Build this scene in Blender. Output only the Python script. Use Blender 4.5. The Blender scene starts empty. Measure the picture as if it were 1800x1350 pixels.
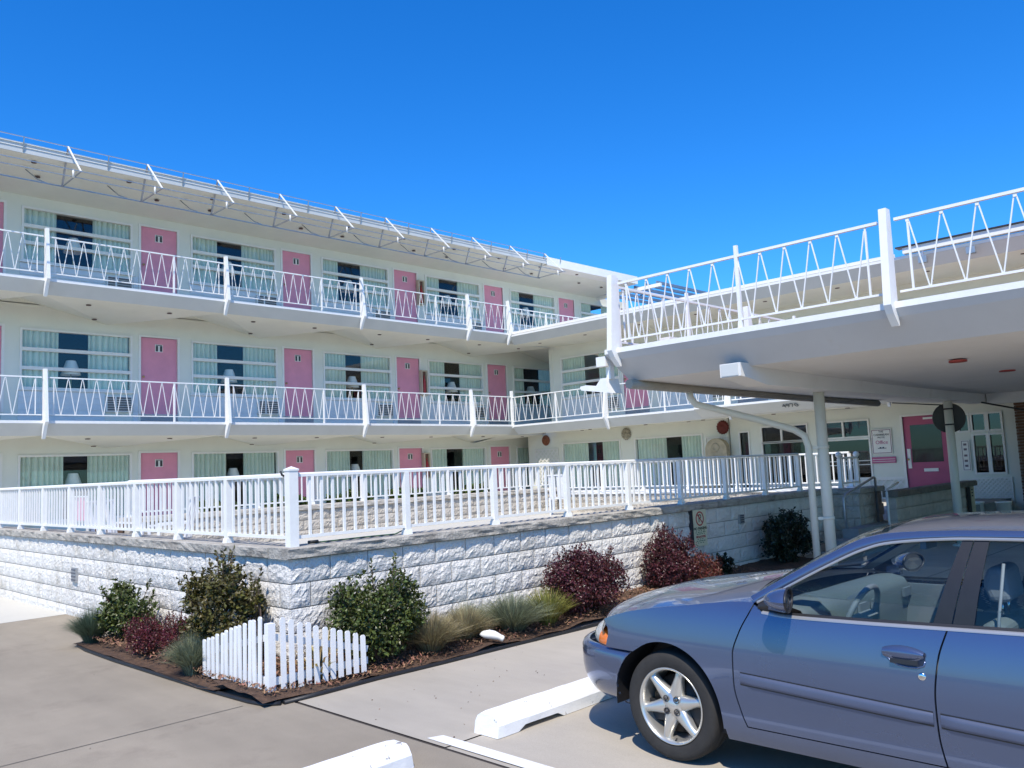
import bpy, bmesh, math, random
from mathutils import Vector, Matrix, noise
rnd = random.Random(7)
R = math.radians
S = bpy.context.scene
COL = S.collection
# ------------------------------------------------------------------ camera
def cam_axes(a, b, c):
    f = Vector((math.cos(a)*math.cos(b), math.sin(a)*math.cos(b), math.sin(b)))
    r = Vector((math.sin(a), -math.cos(a), 0)); u = r.cross(f)
    return math.cos(c)*r+math.sin(c)*u, -math.sin(c)*r+math.cos(c)*u, f
cr, cu, cf = cam_axes(R(44.5), R(5.77), R(-2.52))
cd = bpy.data.cameras.new('camera'); cam = bpy.data.objects.new('camera', cd); COL.objects.link(cam)
cd.sensor_width = 36; cd.lens = 1465/1800*36; cd.clip_end = 2000; cd.clip_start = .05
M = Matrix((cr, cu, -cf)).transposed().to_4x4(); M.translation = (0, 0, 1.65)
cam.matrix_world = M; S.camera = cam
# ------------------------------------------------------------------ sky, sun, exposure
SUN = Vector((-.77, -.58, 1.40)).normalized()
el = math.asin(SUN.z); az = math.atan2(SUN.x, SUN.y)
w = bpy.data.worlds.new('World'); S.world = w; w.use_nodes = True
nt = w.node_tree; bg = nt.nodes['Background']
sky = nt.nodes.new('ShaderNodeTexSky'); sky.sky_type = 'NISHITA'; sky.sun_disc = False
sky.sun_elevation = el; sky.sun_rotation = az; sky.air_density = 1.0; sky.dust_density = .25; sky.ozone_density = 4.0; sky.altitude = 0
hsv = nt.nodes.new('ShaderNodeHueSaturation'); hsv.inputs['Saturation'].default_value = 1.34; hsv.inputs['Value'].default_value = 1.0
nt.links.new(sky.outputs[0], hsv.inputs['Color']); tint = nt.nodes.new('ShaderNodeMix'); tint.data_type = 'RGBA'; tint.blend_type = 'MULTIPLY'; tint.inputs[0].default_value = 1; tint.inputs[7].default_value = (.42, .80, 1.08, 1); nt.links.new(hsv.outputs[0], tint.inputs[6]); nt.links.new(tint.outputs[2], bg.inputs[0]); bg.inputs[1].default_value = .138
sl = bpy.data.lights.new('sun', 'SUN'); sl.energy = 3.6; sl.angle = R(.53); sl.color = (1, .93, .82)
so = bpy.data.objects.new('sun', sl); COL.objects.link(so); so.rotation_euler = SUN.to_track_quat('Z', 'Y').to_euler(); so.location = (-20, -10, 40)
S.view_settings.view_transform = 'Standard'; S.view_settings.look = 'None'; S.view_settings.exposure = .62; S.view_settings.gamma = 1
# ------------------------------------------------------------------ materials
MATS = {}
def mat(name, col, rough=.6, var=.12, vscale=3., bump=0., bscale=40., metal=0., coat=0., island=0., spec=.5, col2=None, dirt=None, detail=6, bdist=.01, speck=None):
    if name in MATS: return MATS[name]
    m = bpy.data.materials.new(name); m.use_nodes = True; MATS[name] = m
    n = m.node_tree; L = n.links; p = n.nodes['Principled BSDF']
    p.inputs['Roughness'].default_value = rough; p.inputs['Metallic'].default_value = metal
    p.inputs['Coat Weight'].default_value = coat; p.inputs['Coat Roughness'].default_value = .04
    p.inputs['Specular IOR Level'].default_value = spec
    tc = n.nodes.new('ShaderNodeTexCoord'); ge = n.nodes.new('ShaderNodeNewGeometry')
    no = n.nodes.new('ShaderNodeTexNoise'); no.inputs['Scale'].default_value = vscale; no.inputs['Detail'].default_value = detail; no.inputs['Roughness'].default_value = .65
    L.new(ge.outputs['Position'], no.inputs['Vector'])
    ra = n.nodes.new('ShaderNodeValToRGB'); c2 = col2 or tuple(x*(1-2*var) for x in col)
    ra.color_ramp.elements[0].position = .32; ra.color_ramp.elements[1].position = .66
    ra.color_ramp.elements[0].color = (*c2, 1); ra.color_ramp.elements[1].color = (*col, 1)
    L.new(no.outputs[0], ra.inputs[0]); out = ra.outputs[0]
    if dirt:
        dc, dscale, lo, hi = dirt
        n2 = n.nodes.new('ShaderNodeTexNoise'); n2.inputs['Scale'].default_value = dscale; n2.inputs['Detail'].default_value = 8; n2.inputs['Roughness'].default_value = .7
        L.new(ge.outputs['Position'], n2.inputs['Vector'])
        mr = n.nodes.new('ShaderNodeMapRange'); mr.inputs[1].default_value = lo; mr.inputs[2].default_value = hi
        L.new(n2.outputs[0], mr.inputs[0])
        mx = n.nodes.new('ShaderNodeMix'); mx.data_type = 'RGBA'; L.new(mr.outputs[0], mx.inputs[0]); L.new(out, mx.inputs[6]); mx.inputs[7].default_value = (*dc, 1); out = mx.outputs[2]
    if speck:
        for (vs_, lo, hi, sx) in ((speck[0], speck[1], speck[2], 1.), (.55, .86, 1.06, .22)):
            mp = n.nodes.new('ShaderNodeMapping'); mp.inputs['Scale'].default_value = (1, sx, 1); L.new(ge.outputs['Position'], mp.inputs[0])
            n3 = n.nodes.new('ShaderNodeTexNoise'); n3.inputs['Scale'].default_value = vs_; n3.inputs['Detail'].default_value = 5; n3.inputs['Roughness'].default_value = .75; L.new(mp.outputs[0], n3.inputs['Vector'])
            m3 = n.nodes.new('ShaderNodeMapRange'); m3.inputs[1].default_value = .35; m3.inputs[2].default_value = .62; m3.inputs[3].default_value = lo; m3.inputs[4].default_value = hi; L.new(n3.outputs[0], m3.inputs[0])
            h3 = n.nodes.new('ShaderNodeHueSaturation'); L.new(m3.outputs[0], h3.inputs['Value']); L.new(out, h3.inputs['Color']); out = h3.outputs[0]
    if island:
        h = n.nodes.new('ShaderNodeHueSaturation'); mr = n.nodes.new('ShaderNodeMapRange'); mr.inputs[3].default_value = 1-island; mr.inputs[4].default_value = 1+island
        L.new(ge.outputs['Random Per Island'], mr.inputs[0]); L.new(mr.outputs[0], h.inputs['Value'])
        mh = n.nodes.new('ShaderNodeMapRange'); mh.inputs[3].default_value = .5-.05*island; mh.inputs[4].default_value = .5+.04*island
        wn = n.nodes.new('ShaderNodeTexWhiteNoise'); wn.noise_dimensions = '1D'; L.new(ge.outputs['Random Per Island'], wn.inputs['W']); L.new(wn.outputs[0], mh.inputs[0]); L.new(mh.outputs[0], h.inputs['Hue'])
        L.new(out, h.inputs['Color']); out = h.outputs[0]
    L.new(out, p.inputs['Base Color'])
    if bump:
        nb = n.nodes.new('ShaderNodeTexNoise'); nb.inputs['Scale'].default_value = bscale; nb.inputs['Detail'].default_value = 8; nb.inputs['Roughness'].default_value = .6
        L.new(ge.outputs['Position'], nb.inputs['Vector'])
        b = n.nodes.new('ShaderNodeBump'); b.inputs['Strength'].default_value = bump; b.inputs['Distance'].default_value = bdist
        L.new(nb.outputs[0], b.inputs['Height']); L.new(b.outputs[0], p.inputs['Normal'])
    return m
def glass(name, tint, refl=.06, rough=.0, ior=1.5):
    m = bpy.data.materials.new(name); m.use_nodes = True; MATS[name] = m
    n = m.node_tree; L = n.links; n.nodes.remove(n.nodes['Principled BSDF']); o = n.nodes['Material Output']
    t = n.nodes.new('ShaderNodeBsdfTransparent'); t.inputs[0].default_value = (*tint, 1)
    g = n.nodes.new('ShaderNodeBsdfGlossy'); g.inputs['Roughness'].default_value = rough
    lw = n.nodes.new('ShaderNodeLayerWeight'); pw = n.nodes.new('ShaderNodeMath'); pw.operation = 'POWER'; pw.inputs[1].default_value = 5; L.new(lw.outputs['Facing'], pw.inputs[0])
    f = n.nodes.new('ShaderNodeMapRange'); f0 = ((ior-1)/(ior+1))**2; f.inputs[3].default_value = f0; f.inputs[4].default_value = 1.; L.new(pw.outputs[0], f.inputs[0])
    mx = n.nodes.new('ShaderNodeMixShader'); L.new(f.outputs[0], mx.inputs[0]); L.new(t.outputs[0], mx.inputs[1]); L.new(g.outputs[0], mx.inputs[2]); L.new(mx.outputs[0], o.inputs[0])
    return m
def leafmat(name, col, island=.45, trans=.25, rough=.5):
    m = mat(name, col, rough, var=.15, vscale=14, island=island)
    p = m.node_tree.nodes['Principled BSDF']; p.inputs['Transmission Weight'].default_value = 0
    n = m.node_tree; L = n.links; o = n.nodes['Material Output']
    tr = n.nodes.new('ShaderNodeBsdfTranslucent'); mx = n.nodes.new('ShaderNodeMixShader'); mx.inputs[0].default_value = trans
    L.new(p.inputs['Base Color'].links[0].from_socket, tr.inputs[0])
    L.new(p.outputs[0], mx.inputs[1]); L.new(tr.outputs[0], mx.inputs[2]); L.new(mx.outputs[0], o.inputs[0]); return m
WALL = mat('wall_paint', (.78, .785, .685), .7, .03, 1.2, .08, 60)
TRIM = mat('white_trim', (.84, .82, .76), .45, .03, 5, .03, 30)
RAILW = mat('white_rail_paint', (.84, .83, .79), .4, .04, 8, .05, 50, dirt=((.50, .36, .26), 9, .685, .80))
SOFF = mat('cream_soffit_paint', (.78, .775, .67), .8, .04, .9, .05, 40)
FASC = mat('fascia_paint', (.58, .595, .575), .6, .04, 1.4, .05, 30)
SIDING = mat('pale_blue_siding', (.70, .74, .74), .6, .03, 4)
PINK = mat('pink_door_paint', (.80, .31, .40), .5, .05, 3, .05, 60)
CURT = mat('mint_curtain', (.66, .76, .64), .85, .06, 2.5)
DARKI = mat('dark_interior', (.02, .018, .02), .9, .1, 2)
SHADE = mat('cream_lamp_shade', (.88, .87, .82), .8, .02, 3)
BRASS = mat('brass', (.5, .36, .15), .35, .05, 5, metal=.9)
METAL = mat('grey_metal', (.45, .46, .47), .4, .08, 8, metal=.7)
DARK = mat('dark_metal', (.03, .03, .032), .5, .1, 9)
BLACK = mat('black_plastic', (.015, .015, .016), .5, .1, 9, .1, 90)
GLASS = glass('window_glass', (.98, .99, .985))
GLASSD = glass('office_glass', (.42, .46, .48), ior=1.65)
BLOCK = mat('white_painted_block', (.78, .75, .695), .85, .05, 5, .9, 34, dirt=((.47, .43, .36), 2.2, .52, .74), bdist=.03)
MORTAR = mat('mortar', (.30, .285, .26), .9, .1, 12, .3, 60)
TANB = mat('tan_block', (.56, .51, .43), .9, .12, 6, .8, 40, dirt=((.40, .35, .28), 2.5, .5, .75), bdist=.025)
CAPM = mat('cap_stone', (.47, .44, .385), .9, .14, 7, 1., 45, dirt=((.20, .18, .155), 5, .48, .7), bdist=.02)
CONC_OLD = mat('old_concrete', (.315, .270, .205), .88, .09, .8, .35, 160, speck=(150, .80, 1.10), dirt=((.225, .188, .143), 1.3, .54, .72), bdist=.004)
CONC_NEW = mat('new_concrete', (.44, .395, .325), .85, .06, .7, .3, 160, speck=(170, .88, 1.06), dirt=((.345, .312, .268), .7, .50, .8), bdist=.003)
CONC_PALE = mat('pale_concrete', (.54, .52, .46), .85, .05, .6, .2, 120)
ASPH = mat('joint_filler', (.06, .05, .045), .95, .2, 20, .4, 120)
MULCH = mat('mulch', (.15, .085, .05), .95, .25, 18, 1., 60, col2=(.05, .028, .018), bdist=.03)
PAINTW = mat('white_road_paint', (.74, .74, .73), .7, .03, 5, .3, 120, dirt=((.36, .34, .31), 14, .60, .72), bdist=.003)
STOPM = mat('white_painted_concrete', (.80, .80, .80), .75, .02, 4, .35, 70, dirt=((.26, .24, .22), 11, .615, .645), bdist=.006)
BRICK = mat('brown_brick', (.17, .085, .045), .85, .2, 10, .5, 60)
WOODP = mat('white_picket_paint', (.80, .80, .79), .6, .03, 8, .15, 80, dirt=((.45, .42, .36), 20, .70, .8))
# ------------------------------------------------------------------ mesh helpers
class MB:
    def __init__(s): s.v = []; s.f = []; s.sm = []
    def add(s, vs, fs, smooth=False):
        o = len(s.v); s.v += [tuple(a) for a in vs]; s.f += [tuple(i+o for i in f) for f in fs]; s.sm += [smooth]*len(fs); return s
    def box(s, x0, x1, y0, y1, z0, z1):
        return s.add([(x0,y0,z0),(x1,y0,z0),(x1,y1,z0),(x0,y1,z0),(x0,y0,z1),(x1,y0,z1),(x1,y1,z1),(x0,y1,z1)],
                     [(0,3,2,1),(4,5,6,7),(0,1,5,4),(1,2,6,5),(2,3,7,6),(3,0,4,7)])
    def beam(s, p, q, w, h, up=(0,0,1)):
        p = Vector(p); q = Vector(q); d = (q-p).normalized(); up = Vector(up)
        if abs(d.dot(up)) > .98: up = Vector((1,0,0))
        a = d.cross(up).normalized()*w/2; b = a.cross(d).normalized()*h/2
        vs = [p-a-b, p+a-b, p+a+b, p-a+b, q-a-b, q+a-b, q+a+b, q-a+b]
        return s.add(vs, [(0,3,2,1),(4,5,6,7),(0,1,5,4),(1,2,6,5),(2,3,7,6),(3,0,4,7)])
    def tube(s, pts, r, n=10, cap=True, smooth=True):
        pts = [Vector(p) for p in pts]; rs = r if isinstance(r, (list, tuple)) else [r]*len(pts)
        vs = []; fs = []; ref = Vector((.13,.21,.97))
        for i, p in enumerate(pts):
            d = (pts[min(i+1,len(pts)-1)]-pts[max(i-1,0)]).normalized()
            if abs(d.dot(ref)) > .95: ref = Vector((.9,.1,.2))
            a = d.cross(ref).normalized(); b = d.cross(a); ref = ref
            for k in range(n):
                t = 2*math.pi*k/n; vs.append(p+(a*math.cos(t)+b*math.sin(t))*rs[i])
        for i in range(len(pts)-1):
            for k in range(n): fs.append((i*n+k, i*n+(k+1)%n, (i+1)*n+(k+1)%n, (i+1)*n+k))
        s.add(vs, fs, smooth)
        if cap:
            o = len(s.v)-len(vs); s.f.append(tuple(range(o, o+n))[::-1]); s.sm.append(False)
            e = len(s.v)-n; s.f.append(tuple(range(e, e+n))); s.sm.append(False)
        return s
    def lathe(s, prof, axis_o=(0,0,0), ax='z', n=24, smooth=True):
        vs = []; fs = []
        for r, h in prof:
            for k in range(n):
                t = 2*math.pi*k/n; c, d = r*math.cos(t), r*math.sin(t)
                v = {'z': (c, d, h), 'x': (h, c, d), 'y': (c, h, d)}[ax]
                vs.append((v[0]+axis_o[0], v[1]+axis_o[1], v[2]+axis_o[2]))
        for i in range(len(prof)-1):
            for k in range(n): fs.append((i*n+k, i*n+(k+1)%n, (i+1)*n+(k+1)%n, (i+1)*n+k))
        return s.add(vs, fs, smooth)
    def prism(s, poly, a0, a1, plane='yz'):
        n = len(poly); vs = []
        for a in (a0, a1):
            for (p, q) in poly: vs.append({'yz': (a, p, q), 'xz': (p, a, q), 'xy': (p, q, a)}[plane])
        fs = [tuple(range(n))[::-1], tuple(range(n, 2*n))]+[(i, (i+1) % n, n+(i+1) % n, n+i) for i in range(n)]
        return s.add(vs, fs)
    def grid(s, P, smooth=True, close=False):
        nu = len(P); nv = len(P[0]); vs = [p for row in P for p in row]
        fs = [(i*nv+j, (i+1)*nv+j, (i+1)*nv+j+1, i*nv+j+1) for i in range(nu-1) for j in range(nv-1)]
        return s.add(vs, fs, smooth)
    def mesh(s, name, m, recalc=True):
        me = bpy.data.meshes.new(name); me.from_pydata(s.v, [], s.f)
        if any(s.sm): me.polygons.foreach_set('use_smooth', s.sm)
        if recalc:
            b = bmesh.new(); b.from_mesh(me); bmesh.ops.recalc_face_normals(b, faces=b.faces); b.to_mesh(me); b.free()
        me.materials.append(m); me.update(); return me
    def build(s, name, m, parent=None, loc=(0,0,0), rz=0, recalc=True):
        return link(name, s.mesh(name, m, recalc), parent, loc, rz)
def world_loc(o):
    return Vector(o['_loc']) if '_loc' in o else Vector((0,0,0))
ROOT = {}
def link(name, me, parent=None, loc=(0,0,0), rz=0, rot=None):
    o = bpy.data.objects.new(name, me); COL.objects.link(o); o.location = loc; o.rotation_euler = rot or (0,0,rz)
    if parent: setparent(o, parent)
    return o
def wm(o):
    if o.name in ROOT: return ROOT[o.name]
    mw = Matrix.LocRotScale(o.location, o.rotation_euler, o.scale)
    if o.parent: mw = wm(o.parent) @ o.matrix_parent_inverse @ mw
    return mw
def setparent(o, parent):
    o.parent = parent; o.matrix_parent_inverse = wm(parent).inverted()
def tag(o, label=None, cat=None, group=None, kind=None):
    if label: o['label'] = label
    if cat: o['category'] = cat
    if group: o['group'] = group
    if kind: o['kind'] = kind
    return o
def thing(name, label, cat, loc=(0,0,0), group=None):
    o = bpy.data.objects.new(name, None); COL.objects.link(o); o.location = loc; o.empty_display_size = .2
    return tag(o, label, cat, group)
def struct(name, mb, m): return tag(mb.build(name, m), kind='structure')
def text(name, body, size, m, parent, loc, rot, align='CENTER', ext=.002):
    c = bpy.data.curves.new(name, 'FONT'); c.body = body; c.size = size; c.align_x = align; c.align_y = 'CENTER'; c.extrude = ext; c.resolution_u = 3
    t = bpy.data.objects.new('tmp', c); COL.objects.link(t); dg = bpy.context.evaluated_depsgraph_get()
    me = bpy.data.meshes.new_from_object(t.evaluated_get(dg)); bpy.data.objects.remove(t); me.materials.clear(); me.materials.append(m)
    return link(name, me, parent, loc, rot=rot)
# ------------------------------------------------------------------ ground
def g(y): return 0.
ys = [-150,-60,-20,-8,0,4,8.4,10,12,14,15.6,17.1,18.5,20,26,40,90,160]
mb = MB(); mb.grid([[(x, y, g(y)-.02) for y in ys] for x in (-150,-50,-15,0,10,30,80,160)], False)
struct('ground', mb, mat('asphalt', (.13, .125, .12), .9, .15, 1.5, .3, 90))
def sheet(name, x0, x1, y0, y1, m, dz=0.):
    yy = [y0]+[y for y in ys if y0 < y < y1]+[y1]
    nx = 2
    return struct(name, MB().grid([[(x, y, g(y)+dz) for y in yy] for x in (x0, x1)], False), m)
sheet('driveway', -16, 3.335, -12, 12.1, CONC_OLD)
sheet('pavement', 3.365, 22, 4.005, 6.6, CONC_NEW)
sheet('parking_bay', 3.365, 22, -12, 3.995, CONC_NEW, -.003)
sheet('driveway_joint', 3.30, 3.40, -12, 5.75, ASPH, -.008)
sheet('lower_driveway', -16, 3.9, 12.115, 24, CONC_PALE)
sheet('side_apron', 3.335, 3.9, 9.5, 12.1, CONC_OLD)
sheet('courtyard_floor', 3.95, 22.4, 6.65, 22, CONC_PALE, 0)
for o in list(COL.objects):
    if o.name == 'courtyard_floor':
        for v in o.data.vertices: v.co.z = .43
ld = MB(); ld.add([(3.40,4.22,.004),(3.50,4.18,.004),(3.50,-3,.004),(3.38,-3,.004)], [(0,1,2,3)])
struct('parking_line', ld, PAINTW)
struct('parking_line', MB().add([(3.50+2.45,3.9,.004),(3.6+2.45,3.9,.004),(3.6+2.45,-3,.004),(3.50+2.45,-3,.004)], [(0,1,2,3)]), PAINTW)
struct('paving_joint', MB().add([(-16,5.905,.003),(3.05,5.905,.003),(3.05,5.914,.003),(-16,5.914,.003)], [(0,1,2,3)]), mat('paving_seam', (.16,.14,.115), .95))
# planting bed with mulch
BX0, BY0 = 3.16, 5.72
P = []
for i in range(90):
    row = []
    for j in range(16):
        x = BX0-.06+i*(12.5-BX0+.06)/89; y = BY0-.01+j*(6.56-BY0)/15
        row.append((x, y, .03+.05*noise.noise(Vector((x*2.3, y*2.3, 0)))+.02*noise.noise(Vector((x*9, y*9, 3)))+.05*min(1, (y-BY0)/.6)))
    P.append(row)
struct('mulch_bed', MB().grid(P), MULCH)
P = []
for i in range(16):
    row = []
    for j in range(22):
        x = BX0-.1+i*.8/15; y = 6.4+j*3.2/21
        row.append((x, y, g(y)+.03+.05*noise.noise(Vector((x*2.3, y*2.3, 0)))+.05*max(0, min(1, (x-BX0)/.5))))
    P.append(row)
struct('mulch_bed', MB().grid(P), MULCH)
# mulch chips
ch = MB()
for k in range(9000):
    if rnd.random() < .7: x = rnd.uniform(3.2, 11); y = rnd.uniform(5.75, 6.48)
    else: x = rnd.uniform(3.15, 3.78); y = rnd.uniform(5.8, 9.5)
    z = g(y)+.05+.05*noise.noise(Vector((x*2.3, y*2.3, 0)))+.05*min(1, (y-BY0)/.6)+rnd.uniform(.0, .018)
    a = rnd.uniform(0, 6.28); l = rnd.uniform(.007, .02); ww = rnd.uniform(.003, .007); dz = rnd.uniform(-.012, .012)
    u = Vector((math.cos(a), math.sin(a), dz/l)); v = Vector((-math.sin(a), math.cos(a), rnd.uniform(-.6, .6)))
    p = Vector((x, y, z)); ch.add([p-u*l-v*ww, p+u*l-v*ww, p+u*l+v*ww, p-u*l+v*ww], [(0,1,2,3)])
tag(ch.build('mulch_chips', mat('bark_chip', (.24, .13, .075), .9, .2, 10, island=.6), recalc=False), 'reddish brown bark chips scattered over the planting bed', 'mulch', kind='stuff')
# small litter: dead leaves and pebbles on the concrete
lt = MB()
for k in range(110):
    x = rnd.uniform(-2, 3.2); y = rnd.uniform(2.6, 12); 
    if rnd.random() < .35: x = rnd.uniform(3.3, 6); y = rnd.uniform(4, 5.7)
    a = rnd.uniform(0, 6.28); l = rnd.uniform(.003, .009); p = Vector((x, y, g(y)+.003)); u = Vector((math.cos(a), math.sin(a), .3))*l; v = Vector((-math.sin(a), math.cos(a), .2))*l*.6
    lt.add([p-u, p-v, p+u, p+v+Vector((0,0,.004))], [(0,1,2,3)])
tag(lt.build('leaf_litter', mat('dry_leaf', (.24, .18, .12), .9, .2, 10, island=.6), recalc=False), 'tiny dry leaves and grit scattered over the concrete', 'litter', kind='stuff')
# black edging pipe
def edging(name, pts, label):
    o = MB().tube([(a, c, d*.4) for a, c, d in pts], .020, 8).build(name, BLACK); tag(o, label, 'edging', 'black edging around the planting bed')
edging('garden_edging', [(3.45,9.75,.02),(3.2,9.7,.025),(3.10,9.55,.025),(3.06,9.2,.025),(3.05,8.4,.025),(3.07,7.4,.025),(3.09,6.5,.02),(3.12,5.95,.025),(3.15,5.78,.025),(3.24,5.70,.025)], 'black pipe edging along the left side of the planting bed')
edging('garden_edging', [(3.26,5.695,.025),(3.6,5.69,.025),(4.1,5.70,.03),(4.8,5.67,.025),(5.6,5.66,.02),(6.6,5.62,.025),(8,5.62,.02),(10.5,5.62,.025),(12.3,5.64,.02),(12.5,5.7,.025),(12.52,6.3,.02)], 'black pipe edging along the pavement side of the planting bed')
# ------------------------------------------------------------------ facade kit (local x along the wall, -y outwards)
class Fr:
    def __init__(s, o, rz): s.o = Vector(o); s.rz = rz; s.m = Matrix.Rotation(rz, 3, 'Z')
    def __call__(s, x, y, z): return s.o+s.m @ Vector((x, y, z))
    def build(s, mb, name, m, parent, at=(0,0,0)): return mb.build(name, m, parent, s(*at), s.rz)
    def link(s, name, me, parent, at=(0,0,0)): return link(name, me, parent, s(*at), s.rz)
def wall_holes(x0, x1, z0, z1, holes, th=.18):
    xs = sorted({x0, x1, *[h[0] for h in holes], *[h[1] for h in holes]}); zs = sorted({z0, z1, *[h[2] for h in holes], *[h[3] for h in holes]})
    xs = [x for x in xs if x0 <= x <= x1]; zs = [z for z in zs if z0 <= z <= z1]
    def solid(i, j):
        if i < 0 or j < 0 or i >= len(xs)-1 or j >= len(zs)-1: return False
        cx = (xs[i]+xs[i+1])/2; cz = (zs[j]+zs[j+1])/2
        return not any(h[0] < cx < h[1] and h[2] < cz < h[3] for h in holes)
    mb = MB()
    for i in range(len(xs)-1):
        for j in range(len(zs)-1):
            if not solid(i, j): continue
            a, b, c, d = xs[i], xs[i+1], zs[j], zs[j+1]
            mb.add([(a,0,c),(b,0,c),(b,0,d),(a,0,d)], [(0,1,2,3)]); mb.add([(a,th,c),(b,th,c),(b,th,d),(a,th,d)], [(3,2,1,0)])
            if not solid(i-1, j): mb.add([(a,0,c),(a,0,d),(a,th,d),(a,th,c)], [(0,1,2,3)])
            if not solid(i+1, j): mb.add([(b,0,c),(b,th,c),(b,th,d),(b,0,d)], [(0,1,2,3)])
            if not solid(i, j-1): mb.add([(a,0,c),(a,th,c),(b,th,c),(b,0,c)], [(0,1,2,3)])
            if not solid(i, j+1): mb.add([(a,0,d),(b,0,d),(b,th,d),(a,th,d)], [(0,1,2,3)])
    return mb
MESH = {}
def cached(key, fn):
    if key not in MESH: MESH[key] = fn()
    return MESH[key]
def curtain_mesh(wd, h, seed):
    r = random.Random(seed); n = max(8, int(wd/.012)); P = []
    ph = r.uniform(0, 6); f = r.uniform(48, 58)
    for i in range(n+1):
        x = wd*i/n; row = []
        for j in range(3):
            z = h*j/2; row.append((x, .046*(1-2*abs(math.sin(x*f*.5+ph+.5*math.sin(x*9)))**.7)+.008*math.sin(x*17+ph+z), z))
        P.append(row)
    return MB().grid(P).mesh('curtain', CURT, False)
def window(F, parent, x0, x1, z0, z1, bars, gap, seed=0, lampgap=True):
    W, H = round(x1-x0, 3), round(z1-z0, 3); fw = .05
    def fm():
        b = MB(); b.box(0,W,-.03,.09,0,fw); b.box(0,W,-.03,.09,H-fw,H); b.box(0,fw,-.029,.089,fw,H-fw); b.box(W-fw,W,-.029,.089,fw,H-fw)
        b.box(-.04,W+.04,-.07,-.002,-.035,-.001); return b.mesh('window', TRIM)
    o = F.link('window', cached(('wf', W, H), fm), parent, (x0, 0, z0))
    n = bars+1; ph = (H-2*fw)/n
    for k in range(n):
        pm = cached(('pane', W, round(ph, 3)), lambda: MB().box(fw-.01, W-fw+.01, .03, .036, 0, ph).mesh('pane', GLASS))
        F.link('pane', pm, o, (x0, 0, z0+fw+k*ph))
    for k in range(bars):
        mm = cached(('mull', W), lambda: MB().box(fw, W-fw, -.035, .075, -.04, .04).mesh('mullion', TRIM))
        F.link('mullion', mm, o, (x0, 0, z0+fw+(k+1)*ph))
    if gap:
        for a, b_ in ((.06, gap[0]), (gap[1], W-.06)):
            if b_-a < .1: continue
            F.link('curtain', curtain_mesh(b_-a, H-.02, seed+a), o, (x0+a, .10, z0+.01))
        F.link('curtain_rod', cached(('rod', W), lambda: MB().box(.03, W-.03, .13, .19, 0, .03).mesh('curtain_rod', METAL)), o, (x0, 0, z0+H-.04))
    return o
def door(F, parent, x0, x1, z0, z1, plate=True):
    W, H = round(x1-x0, 3), round(z1-z0, 3)
    o = F.link('door', cached(('door', W, H), lambda: MB().box(0, W, .03, .08, 0, H).mesh('door', PINK)), parent, (x0, 0, z0))
    def fm():
        b = MB(); b.box(-.06, 0, -.025, .1, 0, H+.05); b.box(W, W+.06, -.025, .1, 0, H+.05); b.box(0, W, -.025, .1, H, H+.05); return b.mesh('door_frame', TRIM)
    F.link('door_frame', cached(('df', W, H), fm), o, (x0, 0, z0))
    F.link('handle', cached('dh', lambda: MB().lathe([(.001,-.07),(.026,-.068),(.03,-.05),(.012,-.035),(.012,.0)], ax='y', n=10).mesh('handle', BRASS)), o, (x0+.07, .03, z0+.98))
    if plate:
        F.link('number_plate', cached('np', lambda: MB().box(-.1, .1, -.012, 0, -.1, .1).mesh('number_plate', TRIM)), o, (x0+W*.5, .03, z0+H-.27))
        def mk():
            b = MB(); b.box(-.085,-.025,-.016,-.0125,-.085,.06); b.box(.025,.085,-.016,-.0125,-.085,.06); b.box(-.085,.085,-.017,-.0125,.068,.085); return b.mesh('number_mark', mat('plate_dark', (.06,.06,.06), .4))
        F.link('number_mark', cached('nm', mk), o, (x0+W*.5, .03, z0+H-.27))
    return o
def siding(F, parent, x0, x1, z0, z1):
    W = round(x1-x0, 3); n = max(1, round((z1-z0)/.15)); h = (z1-z0)/n
    pm = cached(('plank', W, round(h, 3)), lambda: MB().prism([(0,0),(-.03,.0),(-.014,h),(0,h)], 0, W).mesh('siding_plank', SIDING))
    for k in range(n): F.link('siding_plank', pm, parent, (x0, -.001, z0+k*h))
def acunit(F, parent, x0, z0):
    def fm():
        b = MB(); b.box(0,.64,-.09,0,0,.40); return b.mesh('air_conditioner', TRIM)
    o = F.link('air_conditioner', cached('ac', fm), parent, (x0, 0, z0))
    def gm():
        b = MB()
        for c0, c1 in ((.03,.2),(.25,.61)):
            for k in range(6): b.box(c0, c1, -.102, -.0905, .03+k*.06, .03+k*.06+.045)
        return b.mesh('louvre', mat('ac_louvre', (.16,.16,.155), .6, .1, 10))
    F.link('louvre', cached('acl', gm), o, (x0, 0, z0))
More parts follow.
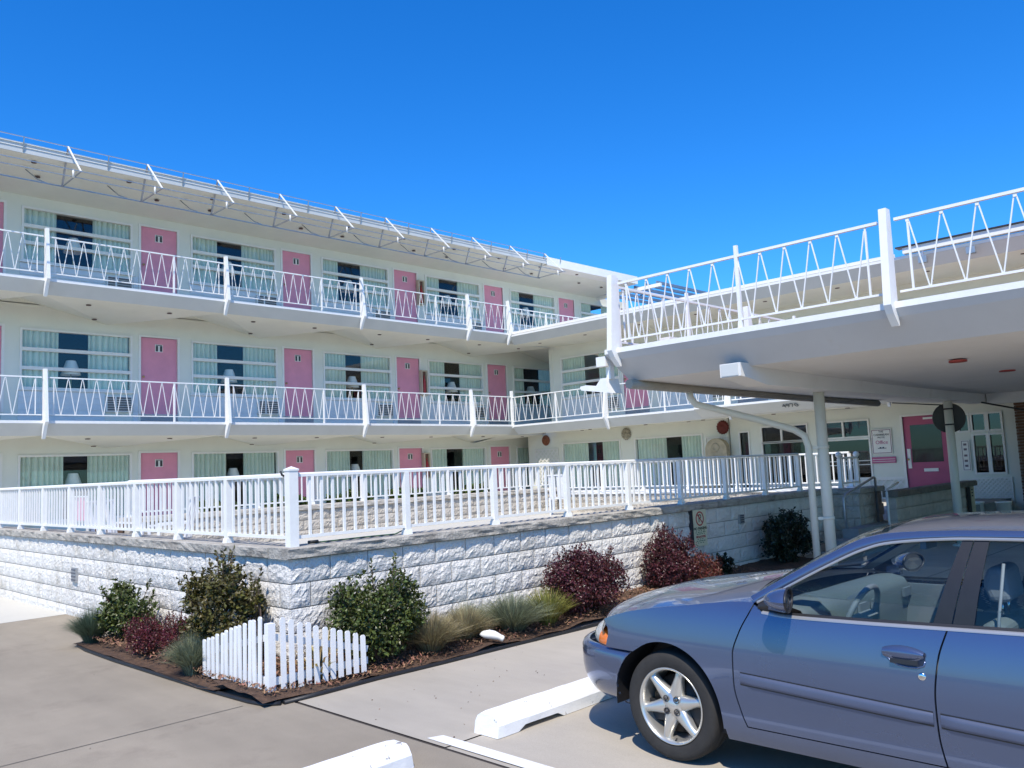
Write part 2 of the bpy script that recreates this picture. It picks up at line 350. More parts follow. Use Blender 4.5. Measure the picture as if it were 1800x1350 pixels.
def railing(F, parent, x0, x1, z, y, mids=(), z0=.13, z1=.97, pitch=.31, name='railing', bw=.0125):
    L = x1-x0
    b = MB(); b.box(0, L, -.017, .017, z1-.028, z1); b.box(0, L, -.011, .011, z0, z0+.022)
    o = F.build(b, name, RAILW, parent, (x0, y, z))
    pm = cached('rpost', lambda: MB().box(-.02,.02,-.018,.018,0,z1-.036).mesh('rail_post', RAILW))
    stops = [0.12]+[m-x0 for m in mids]+[L-.12]
    for m_ in stops: F.link('rail_post', pm, o, (x0+m_, y, z)) if m_ in [m-x0 for m in mids] else None
    zb = MB()
    for a, c in zip(stops[:-1], stops[1:]):
        n = max(1, round((c-a)/pitch)); p = (c-a)/n
        for k in range(n):
            u = a+k*p; zb.beam((u+.012,0,z1-.06),(u+p/2-.006,0,z0+.02),bw,bw,(0,1,0)); zb.beam((u+p-.012,0,z1-.06),(u+p/2+.006,0,z0+.02),bw,bw,(0,1,0))
            zb.beam((u+.0,0,z1-.062),(u+.0,0,z1-.03),.03,.02,(0,1,0))
    for e in (stops[0], stops[-1]): zb.box(e-.009, e+.009, -.009, .009, z0, z1-.03)
    F.build(zb, 'zigzag_bars', RAILW, o, (x0, y, z)); return o
def fin(F, parent, x, z, y, h=1.14):
    def fm():
        poly = [(.03, h), (-.06, h), (-.20, -.02), (-.13, -.10), (.02, -.38), (.05, -.38), (.03, -.05), (.03, 0)]
        return MB().prism(poly, -.034, .034).mesh('balcony_fin', RAILW)
    return F.link('balcony_fin', cached(('fin', h), fm), parent, (x, y, z))
def slab(F, parent, x0, x1, z, y, posts, name='balcony_slab', zl=.50, ze=.30, lip=.045, fold=.47):
    b = MB(); b.box(x0, x1, y, 0, z-.025, z)                      # walking slab
    F.build(b, name, CONC_PALE, parent)
    l = MB(); l.box(x0, x1, y-.03, y-.001, z-lip, z+.015); F.build(l, 'slab_lip', RAILW, parent)
    f = MB(); f.add([(x0,y-.03,z-lip-.002),(x1,y-.03,z-lip-.002),(x1,y+.22,z-ze),(x0,y+.22,z-ze)], [(0,1,2,3)]); F.build(f, 'fascia', FASC, parent, recalc=False) if False else F.build(f, 'fascia', FASC, parent)
    xs = sorted({x0, x1, *[p for p in posts if x0 < p < x1], *[(p+q)/2 for p, q in zip(posts[:-1], posts[1:]) if x0 < (p+q)/2 < x1]})
    def wz(x):
        m_ = min(abs(x-(p+q)/2) for p, q in zip(posts[:-1], posts[1:])); return z-zl+fold*min(1, m_/2.085)
    sm = MB()
    for a, c in zip(xs[:-1], xs[1:]):
        A, B, C, D = (a,y+.22,z-ze), (c,y+.22,z-ze), (c,0,wz(c)), (a,0,wz(a))
        if wz(a) > wz(c): sm.add([A,B,C,D], [(0,1,2),(0,2,3)])
        else: sm.add([A,B,C,D], [(0,1,3),(1,2,3)])
    return F.build(sm, 'soffit', SOFF, parent)
def downlights(F, parent, pts):
    lm = cached('dl', lambda: MB().lathe([(.001,-.010),(.038,-.010),(.056,-.016),(.06,0)], n=14).mesh('recessed_light', mat('light_can', (.10,.05,.045), .5)))
    for (x, y, z) in pts: F.link('recessed_light', lm, parent, (x, y, z))
# ------------------------------------------------------------------ left wing, three storeys
PER = 4.17; FL = Fr((0, 22, 0), 0)
wing = thing('motel_wing', 'long white three storey motel wing with pink doors and zigzag balcony railings', 'motel', (12, 22, -.3))
posts = [5.70+PER*k for k in range(-3, 8)]
K = range(-2, 6); XE0, XE1 = -3.0, 30.0
GAPS = {3: {0:(.80,1.66), 1:(.79,1.55), 2:(.69,1.52), 3:(.68,1.55), 4:(.62,1.4)}, 2: {0:(.86,1.55), 1:(.80,1.57), 2:(.85,1.48), 3:(.83,1.55), 4:(.7,1.5)}, 1: {0:(1.0,1.55), 1:(1.02,1.53), 2:(.93,1.45), 3:(.8,1.5), 4:(.8,1.5)}}
floors = {1: (.30, .43, 2.46, .85, 1), 2: (3.10, 3.47, 5.50, 4.03, 2), 3: (6.23, 6.46, 8.48, 7.12, 2)}
tops = {1: 2.97, 2: 6.10, 3: 8.78}
for fl, (fz, dz, tz, wz_, nb) in floors.items():
    holes = []
    for k in K:
        x = 5.78+PER*k; holes += [(x, x+2.60, wz_, tz), (x+2.82, x+3.79, dz, tz)]
    FL.build(wall_holes(XE0, XE1, fz-.15 if fl > 1 else -.6, tops[fl], holes), 'wall', WALL, wing)
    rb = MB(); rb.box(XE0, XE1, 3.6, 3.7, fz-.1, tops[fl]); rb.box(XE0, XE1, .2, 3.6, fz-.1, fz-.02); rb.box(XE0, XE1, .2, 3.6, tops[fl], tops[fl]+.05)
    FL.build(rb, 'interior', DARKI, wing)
    for k in K:
        x = 5.78+PER*k
        window(FL, wing, x, x+2.60, wz_, tz, nb, GAPS[fl].get(k, (.8, 1.5)), seed=k*7+fl*31)
        door(FL, wing, x+2.82, x+3.79, dz, tz)
        if fl > 1:
            siding(FL, wing, x-.02, x+1.93, fz, wz_-.04); siding(FL, wing, x+2.62, x+2.75, fz, wz_-.04); acunit(FL, wing, x+1.94, wz_-.52)
            FL.build(MB().box(0, 4.16, -.02, -.001, 0, dz-fz), 'base_board', SIDING, wing, (x-.1, -.03, fz)) if False else None
            FL.build(MB().box(0, .97, -.012, -.001, 0, dz-fz-.01), 'threshold', mat('threshold', (.36,.38,.40), .7), wing, (x+2.82, 0, fz))
# slabs
slab(FL, wing, XE0, 20.12, 3.10, -2.2, posts); slab(FL, wing, XE0, XE1, 6.23, -2.2, posts)
slab2 = slab(FL, wing, 20.3, XE1, 3.10, -1.7, posts, ze=.3)
for z in (3.10, 6.23):
    dl = []
    for k in range(-2, 4):
        p = 5.70+PER*k
        dl += [(p+1.1,-1.55,z-.345),(p+3.0,-1.55,z-.345),(p+1.6,-.45,z-.465)]
    downlights(FL, wing, dl)
for z in (3.10, 6.23):
    for a, c in zip(posts[:-1], posts[1:]):
        if a < 18: railing(FL, wing, a+.06, c-.06, z, -2.2, mids=((a+c)/2+.75,))
    railing(FL, wing, 18.21+.06, 20.05, z, -2.2)
    for p in posts:
        if p < 19: fin(FL, wing, p, z, -2.2)
fin(FL, wing, 20.08, 6.23, -2.2); FL.build(MB().box(-.04,.04,-.04,.04,-.1,1.16), 'corner_post', RAILW, wing, (20.1, -2.2, 3.10))
railing(FL, wing, 20.2, 24.2, 6.23, -2.05, mids=(22.2,)); railing(FL, wing, 24.3, 28.2, 6.23, -2.05)
# roof
rf = MB(); rf.box(XE0, 22.2, -2.2, 5, 8.99, 9.15); rf.prism([(-2.26,8.93),(-2.26,9.235),(5,9.235),(5,8.93)], 22.2, 27.7); FL.build(rf, 'roof', TRIM, wing)
rs = MB(); rs.add([(XE0,-2.19,8.985),(27.7,-2.19,8.985),(27.7,0,8.74),(XE0,0,8.74)], [(0,1,2,3)]); FL.build(rs, 'soffit', SOFF, wing)
rl = MB(); rl.box(XE0, 22.2, -2.235, -2.203, 8.97, 9.17); FL.build(rl, 'fascia', FASC, wing)
rl = MB(); rl.box(XE0, 22.2, -2.26, -2.2, 9.172, 9.20); rl.box(XE0, 22.2, -2.25, -2.237, 9.09, 9.105); FL.build(rl, 'roof_edge', TRIM, wing)
dl = []
for k in range(-2, 6):
    p = 5.78+PER*k; dl += [(p,-1.2,8.85),(p+2.75,-1.2,8.85),(p+1.8,-1.9,8.93),(p+3.9,-1.9,8.93)]
downlights(FL, wing, dl)
FL.build(MB().box(0,.5,0,.6,0,.3), 'roof_vent', METAL, wing, (13.3, -1.4, 9.15))
# neon frame along the eaves
nf = thing('neon_tube_frame', 'thin white triangular metal sign frame running along the top floor eaves', 'sign frame', (12, 19.7, 8.5))
TX = [6.09+1.77*k for k in range(-4, 10)]
r_ = MB()
for (y, z, t) in ((-2.3, 9.31, .018), (-3.15, 8.49, .016), (-1.92, 8.49, .022), (-2.9, 8.42, .016)): r_.beam((TX[0]-.5, y, z), (TX[-1]+.1, y, z), t, t)
FL.build(r_, 'frame_rail', METAL, nf)
bm_ = cached('nfb', lambda: MB().beam((0,-2.3,9.31),(0,-3.15,8.49),.026,.026).mesh('bracket', TRIM))
bm2 = cached('nfb2', lambda: MB().beam((0,-3.15,8.49),(0,-1.92,8.49),.03,.03).beam((0,-1.92,8.49),(0,-2.3,9.31),.035,.035).mesh('strut', METAL))
bm3 = cached('nfb3', lambda: MB().beam((0,-2.3,9.31),(0,-2.24,9.0),.02,.02).mesh('hanger', METAL))
bm4 = cached('nfb4', lambda: MB().tube([(0,-2.98,8.56),(0,-2.98,8.38)], .022, 8).mesh('insulator', TRIM))
bm5 = cached('nfb5', lambda: MB().tube([(0,-1.92,8.49),(-.15,-1.7,8.62),(-.35,-1.55,8.85)], .014, 6).mesh('cable', METAL))
for x in TX:
    FL.link('bracket', bm_, nf, (x,0,0)); FL.link('strut', bm2, nf, (x,0,0)); FL.link('hanger', bm3, nf, (x+.88,0,0)); FL.link('insulator', bm4, nf, (x-.1,0,0)); FL.link('cable', bm5, nf, (x-.3,0,0))
# pergola slats at the far end of the top floor
pg = thing('roof_pergola', 'open blue grey slat pergola at the far end of the top floor', 'pergola', (28.5, 20.5, 6.2))
for k in range(6): MB().beam((27.8, 18.9+k*.55, 8.86), (32.2, 18.9+k*.55, 8.86), .06, .12).build('slat', mat('pergola_paint', (.16,.24,.34), .6), pg)
MB().box(31.9, 32.05, 18.7, 22, 8.66, 8.80).build('cross_beam', TRIM, pg); MB().box(31.9, 32.05, 18.7, 18.85, 6.2, 8.66).build('post', TRIM, pg); MB().box(27.75,27.87,18.7,22,8.66,8.80).build('cross_beam', TRIM, pg)
# fire extinguisher cabinets on the piers
for z, nm in ((3.1, 'second floor'), (6.23, 'top floor'), (.3, 'ground floor')):
    e = thing('extinguisher_cabinet', 'wooden framed red fire extinguisher cabinet on the %s wall beside a pink door' % nm, 'cabinet', (18.0, 21.9, z+1.15), 'extinguisher cabinets')
    b = MB(); b.box(17.90,18.16,21.86,22.0,z+1.15,z+1.19); b.box(17.90,18.16,21.86,22.0,z+1.96,z+2.0); b.box(17.90,17.94,21.861,22.0,z+1.19,z+1.96); b.box(18.12,18.16,21.861,22.0,z+1.19,z+1.96); b.build('frame', mat('cream_wood', (.62,.53,.38), .6), e)
    MB().box(17.94,18.12,21.94,21.999,z+1.19,z+1.96).build('back_panel', mat('cabinet_back', (.20,.10,.07), .7), e)
    MB().lathe([(.001,0),(.05,0),(.055,.05),(.055,.42),(.035,.5),(.015,.53),(.015,.58),(.03,.6),(.001,.62)], (18.03,21.9,z+1.2), n=12).build('extinguisher', mat('red_paint', (.45,.03,.03), .35), e)
# floor lamps behind the windows
def lamp(pos, z, label, s=1.0):
    t = thing('floor_lamp', label, 'lamp', (pos[0], pos[1], z), 'floor lamps behind the room windows')
    MB().lathe([(.001,.0),(.12,0),(.12,.02),(.02,.035),(.014,.06),(.014,1.42)], n=12).build('stand', BRASS, t, (pos[0], pos[1], z))
    MB().lathe([(.23,1.36),(.11,1.72)], n=20).build('lamp_shade', SHADE, t, (pos[0], pos[1], z), recalc=False)
ORD = ['leftmost', 'second from the left', 'third from the left', 'fourth from the left', 'fifth from the left']
for fl, nm, dz in ((3, 'top', 0), (2, 'second', 0), (1, 'ground', 0)):
    for k in range(0, 5):
        if fl == 1 and k > 2: continue
        a, b = GAPS[fl].get(k, (.8, 1.5)); xl = 5.78+PER*k+(a+b)/2
        off = .5*(xl/22.0)
        lamp((xl+.16*(xl/22.0)-.03, 22.27+.02), floors[fl][0]-.02, 'pale cone shaded lamp in the %s window of the %s floor' % (ORD[k], nm))
# ------------------------------------------------------------------ right wing, two storeys (local x = -Y)
FR = Fr((22.4, 0, 0), R(-90))
rw = thing('motel_wing', 'white two storey motel wing with flat roof running from the corner behind the carport', 'motel', (22.4, 8, -.1))
h1 = [(-19.65,-17.05,.85,2.46), (-16.48,-13.88,.85,2.46)]
FR.build(wall_holes(-21.3, -13.0, -.1, 3.03, h1), 'wall', WALL, rw)
for i, h in enumerate(h1): window(FR, rw, *h[:2], h[2], h[3], 1, ((1.14,1.76), (1.18,1.76))[i], seed=200+i)
W2 = [(-19.52+PER*k, -16.92+PER*k) for k in range(0, 6)]
h2 = []
for k, (a, b) in enumerate(W2):
    h2 += [(a, b, 4.03, 5.5), (a+2.75, a+3.72, 3.47, 5.5)]
FR.build(wall_holes(-20.06, 8, 3.1, 6.02, h2), 'wall', WALL, rw)
for k, (a, b) in enumerate(W2):
    window(FR, rw, a, b, 4.03, 5.5, 2, (1.05, 1.68), seed=300+k); door(FR, rw, a+2.75, a+3.72, 3.47, 5.5); siding(FR, rw, a-.02, a+1.93, 3.1, 3.99); acunit(FR, rw, a+1.94, 3.5)
    FR.build(MB().box(0,.97,-.012,-.001,0,.36), 'threshold', mat('threshold', (.36,.38,.40)), rw, (a+2.75,0,3.1))
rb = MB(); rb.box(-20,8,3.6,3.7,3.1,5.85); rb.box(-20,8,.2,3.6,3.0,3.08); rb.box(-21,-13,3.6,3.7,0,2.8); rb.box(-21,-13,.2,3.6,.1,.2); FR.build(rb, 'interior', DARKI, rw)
FR.build(MB().box(-20.06,-19.9,-.02,3.6,3.1,5.85), 'end_wall', WALL, rw); FR.build(MB().box(-21.3,-21.14,.18,3.6,-.1,2.8), 'end_wall', WALL, rw)
rposts = [-19.9+PER*k-.02 for k in range(-1, 7)]
slab(FR, rw, -19.78, 8, 3.08, -2.3, rposts, zl=.24, fold=.08); slab(FR, rw, -19.78, 8, 6.15, -2.3, rposts, zl=.28, name='roof_slab', fold=.08)
FR.build(MB().box(-19.75, 8, -2.25, 4, 6.152, 6.19), 'roof', TRIM, rw)
FR.build(MB().box(-19.7, -7.0, -2.28, -2.2, 6.19, 6.27), 'roof_kerb', TRIM, rw)
for a, c in zip(rposts[:-1], rposts[1:]):
    if c > 2: break
    if c < -19: continue
    railing(FR, rw, max(a, -19.85)+.08, c-.06, 3.08, -2.3, mids=((a+c)/2+.02,))
    if a > -19.95+1: fin(FR, rw, a, 3.08, -2.3, 1.02)
dl = []
for k in range(0, 6):
    p = rposts[1]+PER*k
    for z in (3.08, 6.15): dl += [(p+.9,-1.6,z-.29),(p+2.9,-1.6,z-.29),(p+1.9,-.8,z-.26)]
downlights(FR, rw, dl)
# roof light bar on the right
lb = thing('roof_light_bar', 'white light bar with dark top and two floodlights on the roof edge at right', 'light', (20.0, 4, 6.2))
FR.build(MB().box(-6.75, 2, -2.42, -2.25, 6.20, 6.34), 'bar', TRIM, lb); FR.build(MB().box(-6.9, 2, -2.46, -2.2, 6.345, 6.375), 'top_strip', DARK, lb)
for x in (-6.3, -5.3):
    b = MB(); b.box(-.09,.09,-.12,.02,-.15,.0); b.beam((0,-.05,0),(0,-.02,.14),.03,.03); FR.build(b, 'floodlight', METAL, lb, (x, -2.42, 6.04))
# stair in the corner passage
st = thing('stair', 'white metal stair with handrail in the dark corner passage', 'stair', (23.2, 20.9, 3.1))
for k in range(10): MB().box(23.0+k*.26, 23.26+k*.26, 20.2, 21.3, 3.1+k*.18, 3.15+k*.18).build('tread', METAL, st)
MB().beam((22.7,20.2,3.85),(25.6,20.2,5.85),.05,.05).build('handrail', RAILW, st)
b = MB()
for k in range(12): b.beam((22.9+k*.22,20.2,3.15+k*.15),(22.9+k*.22,20.2,3.95+k*.15),.02,.02)
b.build('baluster', RAILW, st)
# sun plaques, wall clock
def plaque(y, z, rad, m, label, wavy):
    n = 32; t = thing('sun_plaque', label, 'plaque', (22.36, y, z-rad), 'round wall plaques of the right wing')
    b = MB(); vs = [(0,0,0)]+[(0, rad*(1+(.1 if (k % 2 and wavy) else 0))*math.cos(2*math.pi*k/n), rad*(1+(.1 if (k % 2 and wavy) else 0))*math.sin(2*math.pi*k/n)) for k in range(n)]
    vs2 = [(-.05, v[1]*.8, v[2]*.8) for v in vs]; b.add(vs+vs2, [(k+1, (k+1) % n+1, (k+1) % n+2+n, k+2+n) for k in range(n)]+[(n+1, k+2+n, (k+1) % n+2+n) for k in range(n)], False); b.build('rim', m, t, (22.37, y, z))
    b = MB(); b.lathe([(.001,-.075),(rad*.3,-.07),(rad*.5,-.05)], ax='x', n=18); b.beam((-.07,0,-.03),(-.085,0,.04),.03,.03); b.box(-.08,-.06,-rad*.2,-rad*.1,rad*.1,rad*.16); b.box(-.08,-.06,rad*.1,rad*.2,rad*.1,rad*.16); b.box(-.08,-.06,-rad*.15,rad*.15,-rad*.25,-rad*.18); b.build('face', m, t, (22.37, y, z))
plaque(20.39, 2.60, .19, mat('terracotta', (.24,.08,.035), .7, .2, 9, .3, 40), 'plain terracotta disc plaque near the dark corner passage', False)
plaque(16.78, 2.62, .19, mat('pale_mosaic', (.46,.42,.32), .6, .3, 14, .4, 30, col2=(.12,.11,.08)), 'pale patterned sun plaque between the two ground floor windows', True)
plaque(13.16, 2.60, .20, mat('red_clay', (.17,.022,.014), .6, .25, 12, .3, 40), 'dark red notched sun plaque above the garden fountain', True)
# lattice panels
def lattice(parent, F, x0, x1, z0, z1, y=-.02, p=.13, m=None, back=True):
    b = MB(); W = x1-x0; H = z1-z0
    for s_ in (1, -1):
        k = -H if s_ > 0 else 0
        while k < W+H:
            a = max(0, -k) if s_ > 0 else max(0, k-W)
            e = min(H, W-k) if s_ > 0 else min(H, k)
            if e-a > .03:
                if s_ > 0: P0, P1 = (k+a, y-.006, a), (k+e, y-.006, e)
                else: P0, P1 = (k-a, y+.004, a), (k-e, y+.004, e)
                b.beam(P0, P1, .035, .008, (0,1,0))
            k += p*1.414
    b.box(-.03,0,y-.012,y+.012,-.03,H+.03); b.box(W,W+.03,y-.012,y+.012,-.03,H+.03); b.box(0,W,y-.012,y+.012,-.03,0); b.box(0,W,y-.012,y+.012,H,H+.03)
    return F.build(b, 'lattice', m or TRIM, parent, (x0, 0, z0))
lattice(rw, FR, -20.9, -19.85, .5, 2.25, -.03); lattice(rw, FR, -13.75, -13.05, .5, 2.3, -.03)
# garden fountain
gf = thing('wall_fountain', 'tan arched stone wall fountain with lion head in front of the lattice', 'fountain', (22.0, 13.2, .43))
FS = mat('tan_stone', (.52,.44,.30), .85, .15, 6, .5, 40)
poly = [(-.36,0),(.36,0),(.36,1.5)]+[(.36*math.cos(t*math.pi/12), 1.5+.34*math.sin(t*math.pi/12)) for t in range(1, 12)]+[(-.36,1.5)]
MB().prism(poly, 21.95, 22.15).build('back_panel', FS, gf, (0, 13.2, .43))
MB().lathe([(.001,.0),(.12,.02),(.18,.1),(.2,.17)], n=16).build('mask', FS, gf, (21.97,13.2,1.5)); MB().lathe([(.2,-.2),(.25,0),(.42,.35),(.46,.5),(.40,.5),(.3,.4),(.001,.35)], n=20).build('basin', FS, gf, (21.6,13.2,.63))
MB().lathe([(.001,-.02),(.06,-.02),(.08,-.035),(.12,-.035),(.135,-.015),(.135,0)], ax='x', n=24).build('shell', FS, gf, (21.95,13.2,2.0))
# ------------------------------------------------------------------ office
FO = Fr((22.42, 0, 0), R(-90))
of = thing('motel_office', 'white motel office with wide windows and pink glazed door below the carport', 'office', (22.4, 9, 0))
ho = [(-12.62,-12.35,.75,2.40), (-11.9,-10.55,.85,2.05-.02), (-11.9,-10.55,2.09,2.5), (-10.05,-8.85,.95,2.0), (-10.05,-8.85,2.10,2.5), (-7.96,-6.93,.45,2.53), (-6.62,-6.42,2.08,2.46), (-6.32,-6.05,2.08,2.46), (-5.96,-5.70,2.08,2.46), (-6.32,-6.05,1.05,1.95), (-5.96,-5.70,1.05,1.95)]
FO.build(wall_holes(-12.95, 8, -.1, 3.03, ho), 'wall', WALL, of)
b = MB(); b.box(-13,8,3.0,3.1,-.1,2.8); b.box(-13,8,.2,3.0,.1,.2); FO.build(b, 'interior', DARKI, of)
for i, h in enumerate(ho):
    if i == 5: continue
    W, H = h[1]-h[0], h[3]-h[2]; f = .045
    b = MB(); b.box(-f,W+f,-.04,.06,-f,0); b.box(-f,W+f,-.04,.06,H,H+f); b.box(-f,0,-.04,.06,0,H); b.box(W,W+f,-.04,.06,0,H)
    if i in (2, 4): b.box(W*.42,W*.42+.05,-.035,.05,0,H)
    if i == 3: b.box(0,W,-.03,.05,H*.36,H*.36+.02); b.box(0,W,-.03,.05,H*.46,H*.46+.02)
    o = FO.build(b, 'window', TRIM, of, (h[0],0,h[2])); FO.build(MB().box(0,W,.02,.026,0,H), 'pane', GLASSD, o, (h[0],0,h[2]))
FO.link('curtain', curtain_mesh(.24, 1.6, 5), of, (-12.6,.14,.78))
dd = door(FO, of, -7.96, -6.93, .45, 2.53, False); dd.data = dd.data.copy(); dd.data.materials[0] = mat('shaded_pink_door_paint', (.46,.085,.17), .5, .05, 3)  # pink door paint darkened to paint in the deep shade below the carport
FO.build(MB().box(.16,.9,.022,.029,.9,1.85), 'door_glass', mat('door_dark_glass', (.012,.014,.014), .05, .1, 3), dd, (-7.96,0,.45))
FO.build(MB().box(.42,.76,.0,.029,.66,.74), 'letter_slot', TRIM, dd, (-7.96,0,.45)); FO.build(MB().box(.05,.13,.0,.029,.75,1.25), 'notice', TRIM, dd, (-7.96,0,.45)); FO.build(MB().box(.5,.8,.0,.029,1.98,2.03), 'notice', TRIM, dd, (-7.96,0,.45))
lattice(of, FO, -8.9, -7.98, .15, .92, -.03, .15); lattice(of, FO, -6.4, -5.6, .25, .9, -.03, .07)
FO.build(MB().box(-9.5,-8,-.06,0,.0,.14), 'base_board', TRIM, of); FO.build(MB().box(-9.2,-7.98,-.02,0,.95,1.0), 'sill_board', TRIM, of)
LET = mat('dark_lettering', (.04,.04,.05), .6); LPINK = mat('pink_lettering', (.55,.10,.24), .6)
rotO = (R(90), 0, R(-90))
ps = thing('office_poster', 'white office poster with pink border hung left of the pink office door', 'poster', (22.4, 8.5, 1.55))
MB().box(22.37,22.40,8.25,8.77,1.6,2.25).build('board', TRIM, ps)
b = MB(); y0, y1, z0, z1 = 8.27, 8.75, 1.62, 2.23
for a in ((y0,y1,z0,z0+.012),(y0,y1,z1-.012,z1),(y0,y0+.012,z0,z1),(y1-.012,y1,z0,z1)): b.box(22.365,22.369,*a)
b.build('border', mat('maroon_lettering', (.20,.03,.10), .6), ps)
for s_, z, sz, m in (('THE', 2.18, .07, LET), ('CARIBBEAN', 2.10, .075, LET), ('MOTEL', 2.03, .06, LET), ('Office', 1.90, .13, LPINK)): text('lettering', s_, sz, m, ps, (22.364, 8.51, z), rotO)
b = MB(); b.box(22.363,22.367,8.40,8.62,1.74,1.755); b.box(22.363,22.367,8.46,8.50,1.755,1.78); b.box(22.363,22.367,8.53,8.57,1.755,1.78); b.build('emblem', LET, ps)
pb = thing('pink_notice', 'small pink striped notice board under the office poster', 'notice', (22.4, 8.5, 1.35)); MB().box(22.375,22.40,8.19,8.80,1.36,1.52).build('board', mat('pink_board', (.55,.12,.26), .6), pb)
b = MB(); b.box(22.371,22.374,8.21,8.78,1.40,1.412); b.box(22.371,22.374,8.21,8.78,1.455,1.467); b.build('stripe', TRIM, pb)
nb_ = thing('notice_card', 'narrow framed notice beside the small paned office windows', 'notice', (22.4, 6.5, 1.1)); MB().box(22.37,22.40,6.42,6.62,1.1,1.85).build('board', TRIM, nb_)
b = MB()
for a in ((6.44,6.60,1.12,1.13),(6.44,6.60,1.82,1.83),(6.44,6.45,1.12,1.83),(6.59,6.60,1.12,1.83)): b.box(22.366,22.369,*a)
for z in (1.2,1.32,1.45,1.6,1.72): b.box(22.366,22.369,6.49,6.56,z,z+.05)
b.build('print', mat('grey_print', (.2,.15,.17), .6), nb_)
# street number on the slab fascia
hn = thing('house_number', 'dark house number digits on the pale fascia above the office windows', 'number', (19.7, 9.66, 2.85)); 
text('digits', '4970', .22, mat('number_grey', (.10,.12,.12), .5), hn, (19.715, 9.66, 2.905), (R(151), 0, R(-90)), ext=.004)
# office canopy ledge in the sun
ol = MB(); ol.box(19.55, 20.07, -6, 12.35, 3.02, 3.075); ol.build('canopy_ledge', TRIM, rw); MB().add([(19.55,12.35,3.018),(19.55,-6,3.018),(19.95,-6,2.80),(19.95,12.35,2.80)], [(0,1,2,3)]).build('canopy_fascia', FASC, rw)
# brick pillar
bp = thing('brick_pillar', 'brown brick pillar at the right end of the office', 'pillar', (21.8, 5.2, 0))
MB().box(21.62,22.38,4.42,5.18,-.05,2.8).build('core', MORTAR, bp)
bk = MB().box(0,.2,0,.1,0,.057).mesh('brick', BRICK)
for c in range(41):
    for (ax, n0) in (('y', 4), ('x', 4)):
        for k in range(4):
            off = .1 if c % 2 else 0
            if ax == 'y': o = link('brick', bk, bp, (21.60, 5.2-k*.2-off*.5, .0+c*.068), R(-90))
            else: o = link('brick', bk, bp, (21.62+k*.195, 5.1, .0+c*.068))
# red thing inside the window
rc = thing('red_machine', 'red machine standing inside behind the paned office window', 'machine', (23.3, 6.2, .2)); b = MB(); b.box(23.0,23.5,6.05,6.35,.2,1.4); b.build('body', mat('red_plastic', (.6,.03,.03), .35), rc); MB().box(22.99,22.999,6.08,6.3,1.05,1.3).build('panel', mat('red_panel',(.75,.05,.04),.3), rc)
# ------------------------------------------------------------------ carport with sun deck
CX, CY, CZ, CS = 8.20, 6.34, 3.05, 2.68
cp = thing('carport', 'white carport with roof sun deck, slanted fascia and zigzag railing at right', 'carport', (13, 2, 0))
CPW = mat('carport_paint', (.72,.71,.68), .75, .05, .8, .1, 30, dirt=((.52,.49,.43), 1.2, .62, .85))
COLP = mat('cream_column_paint', (.70,.68,.58), .5, .03, 4)
MB().box(CX, 20.0, -8, CY, CZ-.06, CZ).build('deck', mat('deck_red', (.30,.13,.10), .8), cp)
b = MB(); b.box(CX-.04, CX-.001, -8, CY+.04, CZ-.045, CZ+.016); b.box(CX-.001, 20, CY+.001, CY+.04, CZ-.045, CZ+.016); b.build('deck_lip', RAILW, cp)
b = MB()
b.add([(CX-.04,-8,CZ-.047),(CX-.04,CY+.04,CZ-.047),(CX+.02,CY,CZ-.12),(CX+.02,-8,CZ-.12),(CX+.34,CY-.05,CS),(CX+.34,-8,CS)], [(0,1,2,3),(3,2,4,5)])
b.add([(CX-.04,CY+.04,CZ-.047),(20,CY+.04,CZ-.047),(20,CY,CZ-.12),(CX+.02,CY,CZ-.12),(20,CY-.05,CS),(CX+.34,CY-.05,CS)], [(0,1,2,3),(3,2,4,5)])
b.build('fascia', mat('carport_fascia_paint', (.55,.555,.56), .6, .04, 1.1, .06, 25, dirt=((.48,.45,.40), 1.5, .6, .8)), cp)
b = MB(); b.grid([[(CX+.34+u*(20-CX-.34)/20, -8+v*(CY-.05+8)/20, CS-.05*math.sin(math.pi*u/20)) for v in range(21)] for u in range(21)]); b.build('soffit', CPW, cp)
b = MB(); b.prism([(CX+.12,CS+.03),(CX+.12,2.56),(CX+.28,2.545),(CX+.7,2.48),(17.4,2.48),(17.4,CS+.03)], 4.62, 4.88, 'xz'); b.build('beam', CPW, cp)
MB().box(17.3,17.55,-8,4.6,2.45,CS+.02).build('cross_beam', CPW, cp)
MB().box(CX+.112,CX+.119,4.65,4.86,2.57,2.70).build('beam_end_patch', FASC, cp)
b = MB(); b.tube([(CX+.2,6.21,2.63),(16.3,6.21,2.58)], .06, 10); b.build('gutter', mat('gutter_paint', (.36,.33,.27), .6, .1, 3), cp)
for x in (10.76, 15.6):
    b = MB(); b.tube([(x,4.76 if x > 12 else 4.86,-.02),(x,4.76 if x > 12 else 4.86,2.49)], .07, 20); b.lathe([(.13,0),(.13,.025),(.08,.04)], (x,4.76 if x > 12 else 4.86,0), n=20); b.build('column', COLP, cp)
b = MB(); b.tube([(9.75,6.21,2.57),(9.75,6.20,2.50),(9.77,6.13,2.40),(9.9,5.94,2.33),(10.3,5.50,2.15),(10.6,5.17,2.0),(10.67,5.06,1.91),(10.68,5.02,1.77),(10.68,5.02,.02)], .047, 12); b.build('downspout', COLP, cp)
for z in (1.73, .8):
    b = MB(); b.lathe([(.073,0),(.079,.0),(.079,.04),(.073,.04)], (10.76,4.86,z), n=20); b.beam((10.74,4.92,z+.02),(10.69,4.98,z+.02),.10,.04); b.build('strap', COLP, cp)
FC = Fr((CX, 0, 0), R(-90))
cpo = [-6.22+3.32*k for k in range(0, 4)]
